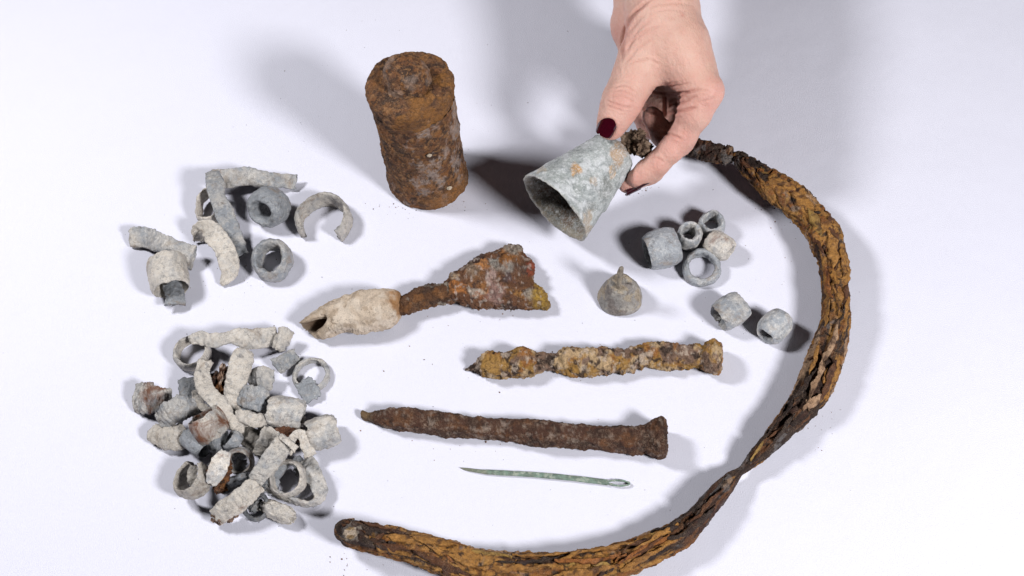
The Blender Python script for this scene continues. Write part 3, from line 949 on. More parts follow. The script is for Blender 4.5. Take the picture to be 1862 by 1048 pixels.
# slanting ragged mouth: the upper lip reaches further than the lower side facing the camera
for i in range(n):
    w_ = (1 - i / n) ** 8
    sl = 0.004 * np.cos(tt) - 0.017 * np.exp(-((tt - 1.95) / 0.62) ** 2) + 0.0018 * fbm(np.stack([np.cos(tt) * 2, np.sin(tt) * 2, 0 * tt], 1), 1.0, 3, 8)
    V[i] -= Tn[i] * (w_ * sl)[:, None]
inner = []
for i, (dep, k) in enumerate(((0, .80), (0.004, .70), (0.010, .62), (0.018, .52), (0.026, .36), (0.030, .05))):
    cen = V[0].mean(0)
    ring = cen + (V[0] - cen) * k + Tn[5] * dep
    inner.append(ring)
V = np.concatenate([np.array(inner)[::-1], V], 0); ni = len(inner); n += ni
V = V.reshape(-1, 3); Q = grid_quads(n, m); Nv = vnormals(V, Q)
s = np.repeat(np.concatenate([np.zeros(ni), np.linspace(0, 1, n - ni)]), m)
c, ex = chalk_col(V, s, 161)
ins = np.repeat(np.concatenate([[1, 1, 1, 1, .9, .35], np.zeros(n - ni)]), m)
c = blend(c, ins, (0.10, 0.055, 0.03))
sg = 1 if (Nv[ni * m:] * (V[ni * m:] - np.repeat(C, m, 0))).sum() > 0 else -1
V = settle(V + sg * Nv * ((0.0018 * fbm(V, 62, 3, 162) + 0.0006 * fbm(V, 260, 4, 163) + ex) * (1 - ins))[:, None])
mk('socket', V, Q if sg > 0 else Q[:, ::-1], CHALK, t, c, ngons=close_ends(n, m))


def neck_col(V, s, seed):
    c = np.tile((0.125, 0.055, 0.024), (len(V), 1))
    c = blend(c, .8 * sstep(0, .4, fbm(V, 110, 4, seed)), (0.24, 0.10, 0.032))
    c = blend(c, .8 * sstep(.05, .4, fbm(V, 100, 4, seed + 1)), (0.05, 0.024, 0.015))
    c = blend(c, .75 * sstep(.12, .4, fbm(V, 95, 3, seed + 2) + .5 * sstep(.6, .8, s) - .28), (0.38, 0.34, 0.28))
    return c, 0 * s


bar('neck', er7([(x, (p + q) / 2 - (q - p) * .42, x2, (p + q) / 2 + (q - p) * .42, z, th * .85, ex) for x, p, x2, q, z, th, ex in [(690, 430, 700, 560, 3, 12, 2.3), (730, 412, 740, 548, 3, 15, 2.4), (800, 385, 820, 528, 3, 15, 2.4), (880, 352, 885, 515, 3, 15, 2.5), (940, 340, 945, 496, 3, 15, 2.5), (1010, 338, 1020, 480, 3, 15, 2.5), (1080, 325, 1090, 468, 3, 14, 2.5), (1130, 320, 1140, 462, 3, 12, 2.4)]]), 170, 64, t, 171, neck_col, 1.4)


def blade_col(V, s, seed):
    c = np.tile((0.155, 0.066, 0.032), (len(V), 1))
    c = blend(c, .8 * sstep(-.05, .35, fbm(V, 75, 4, seed)), (0.25, 0.105, 0.035))
    c = blend(c, .85 * sstep(.1, .4, fbm(V, 90, 4, seed + 1)), (0.055, 0.032, 0.03))
    X = np.array([proj(v) for v in V[::1]]) if False else None
    d = V - CAM; zz = d @ FWD
    px = (CX + FP * (d @ RGT) / zz - 540) * Z7; py = (CY - FP * (d @ UPV) / zz - 430) * Z7
    hump = np.zeros(len(V))
    w_ = 34 * fbm(V, 150, 4, seed + 2, .65)
    for x, y, rx, ry, k, f in ((1140, 365, 62, 48, (0.50, 0.19, 0.05), .95), (1315, 205, 55, 38, (0.52, 0.22, 0.07), .9), (1315, 360, 60, 45, (0.42, 0.18, 0.055), .85), (1480, 150, 70, 45, (0.32, 0.125, 0.028), .85), (1300, 440, 50, 32, (0.36, 0.13, 0.05), .8),
                            (1480, 215, 70, 30, (0.42, 0.38, 0.33), .8), (1540, 95, 65, 42, (0.34, 0.31, 0.26), .75), (1390, 180, 28, 45, (0.36, 0.35, 0.31), .75), (1640, 400, 46, 46, (0.40, 0.36, 0.30), .75), (1260, 395, 50, 34, (0.58, 0.50, 0.42), .8),
                            (1110, 280, 40, 30, (0.46, 0.33, 0.21), .7), (1370, 285, 44, 60, (0.50, 0.36, 0.33), .75), (1400, 400, 75, 70, (0.34, 0.21, 0.19), .7), (1240, 240, 45, 50, (0.28, 0.22, 0.16), .6),
                            (1720, 430, 75, 105, (0.43, 0.26, 0.045), .9), (1645, 220, 22, 70, (0.33, 0.065, 0.03), .8), (1560, 400, 30, 28, (0.40, 0.19, 0.05), .8), (1480, 285, 40, 45, (0.10, 0.075, 0.085), .7)):
        q = np.sqrt(((px - x + w_) / rx) ** 2 + ((py - y + w_ * .8) / ry) ** 2)
        c = blend(c, f * sstep(1.3, .6, q), np.array(k) * 1.12); hump = np.maximum(hump, sstep(1.25, .2, q))
    c = blend(c, .5 * sstep(.15, .5, fbm(V, 230, 4, seed + 5)), (0.10, 0.05, 0.03))
    c = blend(c, .6 * sstep(.3, .5, fbm(V, 280, 3, seed + 6)), (0.55, 0.46, 0.40))
    return c, 0.0013 * hump - .0004 + 0.0006 * fbm(V, 60, 3, seed + 9) + 0.0009 * np.abs(fbm(V, 110, 3, seed + 8))


bar('blade', er7([(1040, 345, 1045, 455, 3, 10, 2.3), (1075, 300, 1080, 462, 2, 13, 2.3), (1110, 262, 1115, 462, 1.5, 15, 2.4), (1180, 222, 1180, 480, 1, 16, 2.5), (1240, 182, 1245, 490, 1, 16, 2.6), (1330, 138, 1330, 496, 1, 16, 2.6), (1420, 96, 1425, 500, 1, 16, 2.6), (1490, 62, 1500, 505, 1, 16, 2.6), (1575, 82, 1580, 508, 1, 16, 2.6), (1618, 140, 1620, 510, 1, 15, 2.6), (1655, 225, 1655, 511, 1, 14, 2.6), (1668, 330, 1690, 512, 1, 12, 2.6), (1735, 398, 1735, 507, 1, 9, 2.5), (1775, 462, 1772, 502, 1, 6, 2.4), (1790, 485, 1788, 496, 1, 4, 2.2)]), 300, 120, t, 181, blade_col, 1.5)


# ------------------------------------------------------------------ bells
def revolve(base, ax, prof, nu, nz, seed, amp, wob=0.03):
    ax = nrm(ax); ref = GZ if abs(ax[2]) < .9 else GX
    U = nrm(np.cross(ref, ax)); W = np.cross(ax, U)
    P = np.array(prof, float); s = np.concatenate([[0], np.cumsum(np.linalg.norm(np.diff(P, axis=0), axis=1))])
    q = np.linspace(0, s[-1], nz); r = np.interp(q, s, P[:, 0]); z = np.interp(q, s, P[:, 1])
    a = np.linspace(0, 2 * math.pi, nu, endpoint=False)
    wb = 1 + wob * fbm(np.stack([np.cos(a), np.sin(a), a * 0], 1), .9, 2, seed)
    rr = r[:, None] * wb[None]
    V = base + (rr * np.cos(a))[..., None] * U + (rr * np.sin(a))[..., None] * W + z[:, None, None] * ax
    V = V.reshape(-1, 3); Q = grid_quads(nz, nu); Nv = vnormals(V, Q)
    V = V + Nv * (amp * (0.0009 * fbm(V, 70, 3, seed + 1) + 0.0005 * fbm(V, 260, 4, seed + 2, .6)))[:, None]
    return V, Q, np.repeat(q / s[-1], nu), a


BELL_M, BELL_Z = (1010, 378), 43.0
bm = mm(*BELL_M, BELL_Z); kb = pxm(bm)
sA = 0.25
dv = nrm(np.array([117, 111.0]))
BAX = (RGT * dv[0] + UPV * dv[1]) * math.sqrt(1 - sA * sA) + FWD * sA
BL = 161 * kb / math.sqrt(1 - sA * sA)
prof = [(2, 1.005), (30, 1.0), (40, .975), (44.5, .93), (47, .86), (60, .52), (70, .22), (76, .06), (78.5, .0), (76.5, -.014), (72, .0), (69, .06), (63, .25), (52, .55), (40, .86), (30, .93), (2, .94)]
V, Q, s, _ = revolve(bm, BAX, [(r * kb, z * BL) for r, z in prof], 220, 260, 201, .95, .015)
d = V - CAM; zz = d @ FWD; px = CX + FP * (d @ RGT) / zz; py = CY - FP * (d @ UPV) / zz
ins = s > .525
c = np.tile((0.41, 0.435, 0.425), (len(V), 1))
c = blend(c, .7 * sstep(-.1, .35, fbm(V, 60, 4, 203)), (0.27, 0.295, 0.275))
c = blend(c, .75 * sstep(.12, .4, fbm(V, 95, 4, 204)), (0.60, 0.615, 0.62))
w_ = 7 * fbm(V, 150, 3, 205)
for x, y, rx, ry, k, f in ((1050, 305, 13, 13, (0.52, 0.29, 0.11), 1.0), (985, 308, 10, 8, (0.45, 0.36, 0.24), .7), (1122, 282, 13, 26, (0.42, 0.27, 0.15), .85), (1140, 268, 14, 18, (0.40, 0.26, 0.15), .8), (1113, 312, 9, 13, (0.52, 0.34, 0.18), .85),
                        (1080, 330, 9, 12, (0.42, 0.30, 0.19), .6), (1068, 405, 10, 24, (0.40, 0.29, 0.18), .7), (1100, 345, 12, 22, (0.15, 0.155, 0.14), .6), (1075, 375, 12, 14, (0.13, 0.135, 0.12), .6)):
    q = np.sqrt(((px - x + w_) / rx) ** 2 + ((py - y - w_) / ry) ** 2)
    c = blend(c, f * sstep(1.15, .7, q) * (~ins), k)
ci = np.tile((0.17, 0.145, 0.11), (len(V), 1))
ci = blend(ci, .8 * sstep(-.1, .35, fbm(V, 90, 4, 207)), (0.25, 0.22, 0.175))
ci = blend(ci, .8 * sstep(.15, .4, fbm(V, 130, 4, 208)), (0.15, 0.08, 0.035))
c = np.where(ins[:, None], ci, c)
lip = sstep(.50, .525, s) * sstep(.57, .54, s)
c = blend(c, .6 * lip, (0.40, 0.33, 0.23))
bell = mk('large_bell', V, Q, PATINA, None, c, ngons=[np.arange(220)[::-1], np.arange(220) + 259 * 220], origin=bm)
tag(bell, 'large pale grey metal bell held tilted between thumb and fingers of the hand', 'bell')
top = bm + BAX * BL
for k, (dx, dy, dz, r, sq) in enumerate(((28, 4, 0, 19, (1.0, 1.1, .8)), (45, -6, -4, 17, (.9, 1.0, .8)), (14, -8, 2, 13, (1.1, .8, .8)), (38, 15, -8, 11, (1, 1, .8)))):
    X_, Y_ = proj(top)
    # the stub of the iron hanger, caked in earth
    z = (top[2] + (-0.001 * dz)) * 1000
    V, Q, E = lump_geo(X_ + dx, Y_ - dy - 9, z + 1, r, 210 + k, sq, .42, 44, 1.9)
    c = np.tile((0.27, 0.18, 0.12), (len(V), 1))
    c = blend(c, .8 * sstep(0, .35, fbm(V, 190, 4, 211)), (0.38, 0.27, 0.19))
    c = blend(c, .85 * sstep(.05, .35, fbm(V, 160, 4, 212)), (0.085, 0.05, 0.033))
    if k == 0: hang = mk('iron_hanger', V, Q, RUST, bell, c, ngons=E)
    else: mk('earth_clod', V, Q, RUST, bell, c, ngons=E)

SMALLP = crust_material('speckled_patina', .6, .4, .0007, .5)
b0 = at(1127, 543, 0); ks = pxm(b0)
t = tag(bpy.data.objects.new('small_bell', None), 'small grey bell with a broken loop on top, standing on its mouth', 'bell'); col.objects.link(t)
t.matrix_world = Matrix.Translation(Vector(b0)); t.empty_display_size = .01
prof = [(4, 4), (34, .5), (38.5, 0), (40.5, 3), (40, 9), (36, 20), (29.5, 33), (24, 45), (21.5, 51), (17, 55), (.5, 57)]
V, Q, s, _ = revolve(b0, GZ, [(r * ks, z * ks) for r, z in prof], 150, 120, 221, .7, .02)
c = np.tile((0.30, 0.285, 0.265), (len(V), 1))
c = blend(c, .8 * sstep(-.1, .35, fbm(V, 80, 4, 222)), (0.42, 0.39, 0.345))
c = blend(c, .85 * sstep(.0, .3, fbm(V, 110, 4, 223)), (0.20, 0.175, 0.16))
c = blend(c, .7 * sstep(.18, .4, fbm(V, 120, 4, 224)), (0.42, 0.34, 0.235))
mk('bell_body', V, Q, SMALLP, t, c)
lp = b0 + GZ * 51 * ks - GY * 6 * ks
arc = np.array([lp + GY * (9 - 18 * u) * ks * 0.9 + GZ * (58 * math.sin(math.pi * min(u, .98)) ** .7 - (1.5 if u < .1 or u > .9 else 0)) * ks + GX * 2 * math.sin(5 * u) * ks for u in np.linspace(0, 1, 40)])
Tn = np.gradient(arc, axis=0); Tn /= np.linalg.norm(Tn, axis=1)[:, None]
B = np.cross(Tn, GX); B /= np.linalg.norm(B, axis=1)[:, None]; a = np.linspace(0, 2 * math.pi, 20, endpoint=False)
V = (arc[:, None] + 4.3 * ks * np.cos(a)[None, :, None] * GX + 3.6 * ks * np.sin(a)[None, :, None] * B[:, None]).reshape(-1, 3)
V += (0.0006 * fbm(V, 260, 3, 5))[:, None] * GX
Q = grid_quads(40, 20)
c = np.tile((0.25, 0.22, 0.18), (len(V), 1)); c = blend(c, .8 * sstep(0, .3, fbm(V, 200, 3, 3)), (0.37, 0.31, 0.23))
mk('loop', V, Q[:, ::-1], SMALLP, t, c, ngons=[e[::-1] for e in close_ends(40, 20)])

# ------------------------------------------------------------------ lead pieces
GU, GRT, GP = 'lead pieces in the upper left', 'lead tubes near the small bell', 'lead pieces in the heap'
LT, LS = 'lead tube', 'lead strip'
# upper left
ribbon('lead_strip', [(382, 322, 12, 0), (404, 325, 12, 0, 1.1), (447, 322, 13, 0, 1.15), (487, 328, 11, 0, .95), (515, 329, 8, 0, .9), (539, 331, 6, 0, .95)], 31, (.62, .50, 0), 'long lead strip lying level along the top edge of the upper left group', LS, GU, curl=.5, seed=1, rag=.12)
ribbon('lead_strip', [(386, 313, 22, 0, .8), (391, 333, 24, 0, 1), (395, 359, 21, 0, .9), (407, 386, 16, 0, 1.1), (420, 418, 11, 0, .98), (432, 446, 7, 0, .9), (441, 464, 5, 0, .75)], 34, (.50, .42, .02), 'long grey brown lead strip running downwards over a torn ring', LS, GU, curl=.5, seed=2, rag=.10)
tube('lead_ring', (.75, .50, 0), 'torn thin lead ring with jagged edge lying under the downward strip', 'lead ring', GU, px=381, py=377, z=8, az=-100, el=78, R=27, r=20, L=36, oval=.22, oang=0, seed=3, rag=.22, gap=(95, 165))
ribbon('lead_strip', [(362, 437, 3, 0, .6), (364, 418, 12, 0, .8), (380, 418, 17, 0, .9), (398, 438, 18, 0, 1.05), (412, 466, 14, 0, 1.05), (417, 492, 8, 0, .9), (405, 517, 2, 0, .35)], 36, (.72, .50, .02), 'curved leaf shaped lead strip with a pointed lower end', LS, GU, curl=-.9, seed=4, rag=.12)
tube('lead_tube', (.10, .40, 0), 'smooth blue grey lead ring tilted forward, beneath the level strip', LT, GU, px=489, py=377, z=13, az=-112, el=30, R=33, r=16, L=56, seed=5, rag=.05, bulge=.09, oval=.04)
tube('lead_ring', (.80, .50, .05), 'crumbly lead ring broken open like a horseshoe', 'lead ring', GU, px=589, py=402, z=6, az=-90, el=86, R=47, r=38, L=52, gap=(-52, 42), seed=6, rag=.22, rough=1.6)
tube('lead_tube', (.42, .47, .02), 'thick mottled lead ring standing upright below the blue grey one', LT, GU, px=495, py=474, z=8, az=-95, el=72, R=35, r=21, L=50, seed=7, rag=.06, oval=.05, rough=1.3)
t = thing('lead_strip', 'flat lead strip with its right end bent over, above a folded tube', LS, mm(300, 450, 0), GU)
ribbon('strip', [(236, 432, 6, 0, .95), (262, 432, 8, 0, 1.1), (290, 440, 14, 0, 1), (320, 452, 15, 0, .8), (350, 464, 12, 0, 1)], 37, (.52, .46, .02), parent=t, curl=.3, seed=8)
ribbon('folded_end', [(349, 448, 13, 0), (346, 467, 11, 0), (343, 490, 4, 0, .6)], 19, (.45, .45, 0), parent=t, seed=9, n=40)
t = thing('lead_tube', 'fat beige lead tube with a folded flap showing in its lower mouth', LT, mm(307, 505, 0), GU)
tube('tube_wall', (.72, .50, 0), parent=t, px=306, py=499, z=13, az=-72, el=-4, R=33, r=27, L=66, seed=10, rag=.09, bulge=.05, oval=.06)
ribbon('inner_flap', [(312, 512, 9, 0), (318, 532, 9, 0), (319, 554, 7, 0)], 36, (.20, .42, 0), parent=t, curl=.9, seed=11, n=40)

# right group
tube('lead_tube', (.22, .56, 0), 'smooth blue grey barrel shaped lead tube, leftmost beside the small bell', LT, GRT, px=1204, py=453, z=12, az=197, el=-3, R=33, r=25, L=60, seed=21, rag=.03, bulge=.10, rough=.8)
tube('lead_tube', (.42, .56, 0), 'narrow upright lead tube with a rough side and a diamond shaped hole', LT, GRT, px=1252, py=430, z=9, az=-60, el=78, R=21, r=12, L=48, seed=22, rag=.04, rough=1.2, taper=.08)
tube('lead_tube', (.35, .56, 0), 'upright lead tube with its far rim broken down, farthest from the viewer', LT, GRT, px=1294, py=409, z=8, az=-90, el=80, R=22, r=14, L=40, seed=23, rag=.22, rough=1.1)
tube('lead_tube', (.62, .55, .12), 'short cream stained lead tube lying on its side among the close five', LT, GRT, px=1308, py=447, z=8, az=-38, el=-2, R=22, r=10, L=48, seed=24, rag=.05)
tube('lead_ring', (.26, .53, 0), 'wide flat blue grey lead ring with tan crust inside its hole', 'lead ring', GRT, px=1276, py=487, z=4.5, az=-90, el=80, R=33, r=22, L=25, seed=25, rag=.05, oval=.03)
tube('lead_tube', (.34, .48, 0), 'mid grey lead tube with a nicked mouth, lying beside the palest tube', LT, GRT, px=1328, py=567, z=11, az=213, el=-4, R=28, r=20, L=54, seed=26, rag=.09, gap=(250, 262))
tube('lead_tube', (.52, .66, 0), 'palest lead tube with a small dark bore, nearest the iron hoop', LT, GRT, px=1409, py=594, z=9, az=229, el=-2, R=25, r=11, L=56, seed=27, rag=.03, rough=.8)

# heap, from the back
t = thing('lead_strip', 'longest lead strip of the heap, one end curled to a ring, the other folded', LS, mm(430, 630, 0), GP)
tube('curled_end', (.72, .52, 0), parent=t, px=350, py=643, z=6, az=-90, el=82, R=31, r=24, L=34, seed=31, rag=.05)
ribbon('strip', [(346, 618, 14, 0, .6), (366, 614, 16, 0, .85), (385, 619, 17, 0, .95), (410, 615, 15, 0, .8), (432, 613, 14, 0, 1.05), (455, 616, 12, 0, 1.2), (480, 614, 10, 0, 1.2), (502, 614, 9, 0, 1.15)], 31, (.70, .50, 0), parent=t, curl=.5, seed=32)
ribbon('folded_end', [(503, 613, 12, 0, 1.05), (514, 617, 13, 0, 1.1), (526, 622, 9, 0, 1)], 40, (.74, .50, 0), parent=t, curl=.3, seed=33, n=40)
ribbon('lead_strip', [(502, 667, 6, 0), (520, 657, 8, 0), (541, 647, 5, 0)], 29, (.38, .38, 0), 'small square dark grey lead scrap beside the ring with a tail', LS, GP, curl=1.0, seed=34, n=44)
t = thing('lead_ring', 'thin lead ring with a flat tail hanging from it, right of the heap', 'lead ring', mm(567, 690, 0), GP)
tube('ring', (.62, .52, .12), parent=t, px=566, py=682, z=3, az=-90, el=88, R=32, r=25, L=16, seed=35, rag=.06)
ribbon('tail', [(551, 693, 6, 0, .9), (560, 708, 6, 0, 1), (572, 727, 3, 0, .95)], 35, (.40, .48, 0), parent=t, curl=.4, seed=36, n=44)
ribbon('lead_strip', [(246, 722, 7, 0, .95), (264, 724, 12, 0, 1.1), (288, 727, 13, 0, 1), (311, 728, 9, 0, .85)], 54, (.52, .44, .40), 'ragged lead plate with a rust spot, outermost on the left of the heap', LS, GP, curl=1.0, seed=37, rag=.20, rough=2.2)
ribbon('lead_strip', [(288, 767, 12, 0, .8), (306, 756, 18, 0, 1.05), (332, 744, 21, 0, 1.15), (357, 737, 17, 0, .8)], 41, (.52, .45, .03), 'bent diagonal lead plate next to the rust spotted one', LS, GP, curl=.9, seed=38, rag=.16, rough=2.2)
ribbon('lead_strip', [(274, 783, 8, 0, .8), (293, 792, 10, 0, 1.1), (318, 797, 11, 0, 1.2), (340, 783, 12, 0, 1)], 44, (.80, .40, 0), 'brownish lead half pipe at the left edge, under the diagonal plate', LS, GP, curl=1.5, seed=39, rag=.14)
ribbon('lead_strip', [(341, 688, 8, 0), (343, 708, 9, 0), (348, 735, 8, 0)], 33, (.22, .29, 0), 'dark slate lead plate behind the curved beige strip', LS, GP, curl=.7, seed=40, n=50)
ribbon('lead_strip', [(374, 657, 18, 0, .9), (369, 680, 20, 0, 1), (374, 706, 22, 0, 1.05), (389, 724, 23, 0, 1.05), (405, 742, 22, 0, 1.05), (416, 762, 18, 0, 1), (434, 778, 12, 0, .9)], 29, (.84, .50, 0), 'long beige lead strip bent in an S across the top of the heap', LS, GP, curl=.7, seed=41)
t = thing('iron_scrap', 'rust brown iron scrap wedged between two upright beige lead strips', 'iron scrap', mm(396, 695, 8), None)
rust_lump('iron_lump', 393, 688, 12, 13, t, 42, (DKIRON * 2, BROWN, MAROON), squash=(.8, 1, .9), amp=.45)
rust_lump('iron_lump', 405, 682, 15, 11, t, 43, ((.40, .25, .17), (.55, .42, .33), BROWN), squash=(.7, 1.6, .9), amp=.45)
rust_lump('iron_lump', 399, 708, 10, 14, t, 44, (BROWN, (.22, .09, .03), DKIRON), squash=(.9, 1, .8), amp=.4)
ribbon('lead_strip', [(443, 636, 20, 0, .75), (440, 655, 21, 0, 1.1), (431, 690, 19, 0, 1), (423, 712, 16, 0, .85), (424, 735, 11, 0, .8), (432, 754, 6, 0, .9)], 38, (.82, .52, 0), 'broad upright beige lead strip right of the rust brown scrap', LS, GP, curl=.8, seed=45)
ribbon('lead_strip', [(452, 692, 8, 0, 1), (474, 689, 12, 0, 1.1), (497, 692, 9, 0, 1)], 40, (.68, .48, 0), 'beige lead plate partly covered by the slate plate with a notch', LS, GP, curl=1.2, seed=46, n=50)
ribbon('lead_strip', [(433, 716, 13, 0, .7), (450, 722, 17, 0, 1), (474, 727, 18, 0, 1.05), (489, 726, 14, 0, .95)], 45, (.38, .46, 0), 'slate blue lead plate with a notched lower edge', LS, GP, curl=.8, seed=47, rag=.10)
tube('lead_tube', (.60, .56, .12), 'biggest closed lead tube, whitish with a rust spot at its corner', LT, GP, px=520, py=751, z=12, az=-4, el=-6, R=26, r=18, L=66, seed=48, rag=.07, rough=1.4, oval=.08)
tube('lead_tube', (.52, .50, 0), 'rough grey lead tube lying apart at the right edge of the heap', LT, GP, px=587, py=787, z=10, az=20, el=-4, R=26, r=19, L=56, seed=49, rag=.12, rough=1.8, oval=.08)
tube('lead_tube', (.58, .46, .42), 'lead tube with a rusty lipped mouth gaping upwards in mid heap', LT, GP, px=380, py=774, z=20, az=128, el=40, R=30, r=24, L=48, seed=50, rag=.12, oval=.16, oang=40)
ribbon('lead_strip', [(428, 754, 17, 0, .8), (446, 757, 20, 0, 1), (466, 766, 20, 0, 1.1), (484, 762, 14, 0, .9)], 23, (.68, .50, .06), 'small arched lead strip left of the whitish tube', LS, GP, curl=.8, seed=51, n=56)
tube('lead_tube', (.25, .46, .05), 'slim slate blue lead tube slanting beneath the rusty lipped tube', LT, GP, px=356, py=806, z=10, az=-38, el=4, R=18, r=12, L=54, seed=52, rag=.08)
ribbon('lead_strip', [(370, 799, 11, 0, .7), (390, 801, 16, 0, 1.1), (412, 803, 12, 0, 1)], 40, (.18, .38, .03), 'crumpled slate lead fold directly under the rusty lipped tube', LS, GP, curl=1.0, seed=53, n=56)
tube('lead_ring', (.30, .44, .03), 'thin lead ring tilted on edge with a black hollow, in mid heap', 'lead ring', GP, px=424, py=803, z=14, az=160, el=35, R=20, r=15, L=22, seed=54, rag=.12, oval=.18, oang=90)
ribbon('lead_strip', [(438, 788, 7, 0), (455, 797, 9, 0), (472, 808, 7, 0)], 38, (.85, .23, .05), 'dark brown lead plate deep in the heap beside a pale rounded strip', LS, GP, curl=.6, seed=55, n=50)
ribbon('lead_strip', [(493, 779, 15, 0, 1), (484, 803, 18, 0, 1.05), (471, 828, 12, 0, .9)], 31, (.80, .52, .04), 'pale rounded lead strip beside the large diagonal strip', LS, GP, curl=.9, seed=56, n=60)
rust_lump('iron_scrap', 522, 790, 9, 19, None, 57, (BROWN * 1.3, (.22, .13, .09), (.13, .05, .025)), squash=(1.4, .8, .7), amp=.4)
tag(bpy.data.objects['iron_scrap.001'], 'reddish brown rust lump under the whitish lead tube', 'iron scrap')
ribbon('lead_strip', [(532, 826, 8, .2, .8), (529, 806, 13, .2, .8), (538, 790, 16, .2, .9), (551, 792, 16, .2, 1), (557, 812, 14, .1, 1.3), (566, 831, 9, 0, 1.2)], 17, (.88, .56, 0), 'cream lead strip bent into a hook, beside the rough grey tube', LS, GP, curl=.4, seed=58, rag=.12)
t = thing('lead_strip', 'large flat diagonal lead strip on top of the heap with a folded ledge', LS, mm(490, 840, 0), GP)
ribbon('strip', [(522, 796, 27, 0, .95), (504, 821, 28, 0, 1), (482, 850, 26, 0, 1), (464, 875, 21, 0, .85)], 38, (.76, .52, 0), parent=t, curl=.3, seed=59, rag=.06)
ribbon('folded_ledge', [(510, 793, 30, 0, .9), (523, 803, 31, 0, 1), (539, 817, 29, 0, .9)], 13, (.80, .53, 0), parent=t, seed=60, n=40)
ribbon('lead_strip', [(556, 836, 9, 0, .85), (566, 858, 11, 0, 1.05), (580, 886, 10, .25, 1), (580, 908, 8, .8, .85), (562, 918, 8, 1, .75), (536, 912, 9, 1, .75), (510, 901, 10, 1, .75), (483, 888, 11, .9, .75)], 32, (.58, .52, 0), 'long pale lead band curving round the right rim of the heap', LS, GP, curl=.4, seed=61, n=130)
tube('lead_ring', (.62, .48, .12), 'large open lead ring enclosed by the curving pale band', 'lead ring', GP, px=523, py=871, z=14, az=-95, el=70, R=32, r=25, L=38, seed=62, rag=.07)
tube('lead_tube', (.20, .38, 0), 'small dark lead coil between the diagonal strip and the open ring', LT, GP, px=502, py=851, z=11, az=55, el=15, R=17, r=11, L=36, seed=63, rag=.08)
tube('lead_tube', (.74, .52, .02), 'crumbly beige lead rod at the bottom edge of the heap', LT, GP, px=506, py=931, z=6, az=-24, el=0, R=15, r=6, L=62, seed=64, rag=.16, rough=1.7)
t = thing('lead_strip', 'wide beige lead strip with a crumbling rusty end at the bottom of the heap', LS, mm(430, 910, 0), GP)
ribbon('strip', [(470, 880, 19, 0, .9), (447, 899, 21, 0, 1), (421, 920, 18, 0, 1), (402, 935, 13, 0, .95), (393, 942, 8, 0, .8)], 40, (.78, .48, .06), parent=t, curl=.8, seed=65)
for k, (x, y, r) in enumerate(((393, 940, 9), (402, 946, 9), (416, 942, 8), (428, 934, 7))):
    rust_lump('rusty_crumb', x, y, 7, r, t, 66 + k, ((.30, .20, .15), (.42, .28, .20), (.10, .05, .03)), amp=.4)
t = thing('lead_ring', 'brownish lead ring with an inner tongue at the lower left of the heap', 'lead ring', mm(350, 870, 0), GP)
tube('ring', (.80, .36, .05), parent=t, px=351, py=873, z=13, az=175, el=62, R=33, r=26, L=38, gap=(135, 200), seed=70, rag=.08)
ribbon('tongue', [(352, 848, 16, 0, .8), (349, 866, 18, 0, 1), (358, 886, 15, 0, .8)], 20, (.75, .34, .05), parent=t, curl=.8, seed=71, n=40)
t = thing('lead_strip', 'shiny light grey lead plate with rust red edges in the lower heap', LS, mm(395, 850, 0), GP)
ribbon('plate', [(410, 822, 24, 0, .55), (402, 838, 26, 0, 1), (393, 858, 25, 0, 1), (383, 878, 19, 0, .6)], 34, (.50, .62, .16), parent=t, curl=.2, seed=72, rough=.7, n=56)
for k, (x, y, r, z) in enumerate(((412, 856, 9, 19), (406, 870, 10, 17), (399, 886, 11, 13), (380, 862, 8, 18), (413, 842, 7, 20))):
    rust_lump('rust_crust', x, y, z, r, t, 73 + k, ((.17, .068, .032), (.30, .125, .04), DKIRON * 2), amp=.4)
tube('lead_ring', (.62, .36, .30), 'small rusty brown lead ring with a dark plate inside, in the lower heap', 'lead ring', GP, px=437, py=838, z=14, az=-85, el=48, R=23, r=17, L=28, seed=80, rag=.09)
ribbon('lead_strip', [(428, 845, 10, 0), (438, 850, 11, 0), (449, 849, 10, 0)], 26, (.10, .22, 0), 'black little lead plate standing inside the small rusty ring', LS, GP, curl=.4, seed=81, n=40)
tube('lead_tube', (.25, .42, 0), 'thin grey lead stick pointing at the crossing of two beige strips', LT, GP, px=432, py=873, z=13, az=22, el=6, R=8.5, r=3, L=38, seed=82, rag=.08)
ribbon('lead_strip', [(356, 712, 11, .4), (360, 730, 14, .4), (374, 744, 15, .4), (391, 749, 14, .4)], 19, (.72, .48, 0), 'small pale curved lead edge beside the dark slate plate', LS, GP, curl=.3, seed=83, n=50)
tube('lead_ring', (.30, .26, 0), 'dark lead ring mostly hidden under the bottom of the heap', 'lead ring', GP, px=466, py=922, z=6, az=-80, el=72, R=24, r=18, L=22, seed=84, rag=.10)
ribbon('lead_strip', [(413, 767, 14, 0), (428, 770, 17, 0), (442, 783, 13, 0)], 25, (.80, .46, .04), 'short beige lead curl at the foot of the S bent strip', LS, GP, curl=1.0, seed=85, n=46)
ribbon('lead_strip', [(398, 882, 10, 0), (408, 890, 11, 0), (418, 884, 9, 0)], 18, (.40, .46, .25), 'tiny rust streaked lead scrap below the shiny plate', LS, GP, curl=.8, seed=86, n=40)
ribbon('lead_strip', [(480, 893, 7, 0), (492, 878, 10, 0), (505, 888, 7, 0)], 22, (.22, .44, 0), 'small slate lead scrap tucked left of the open ring', LS, GP, curl=.8, seed=87, n=40)

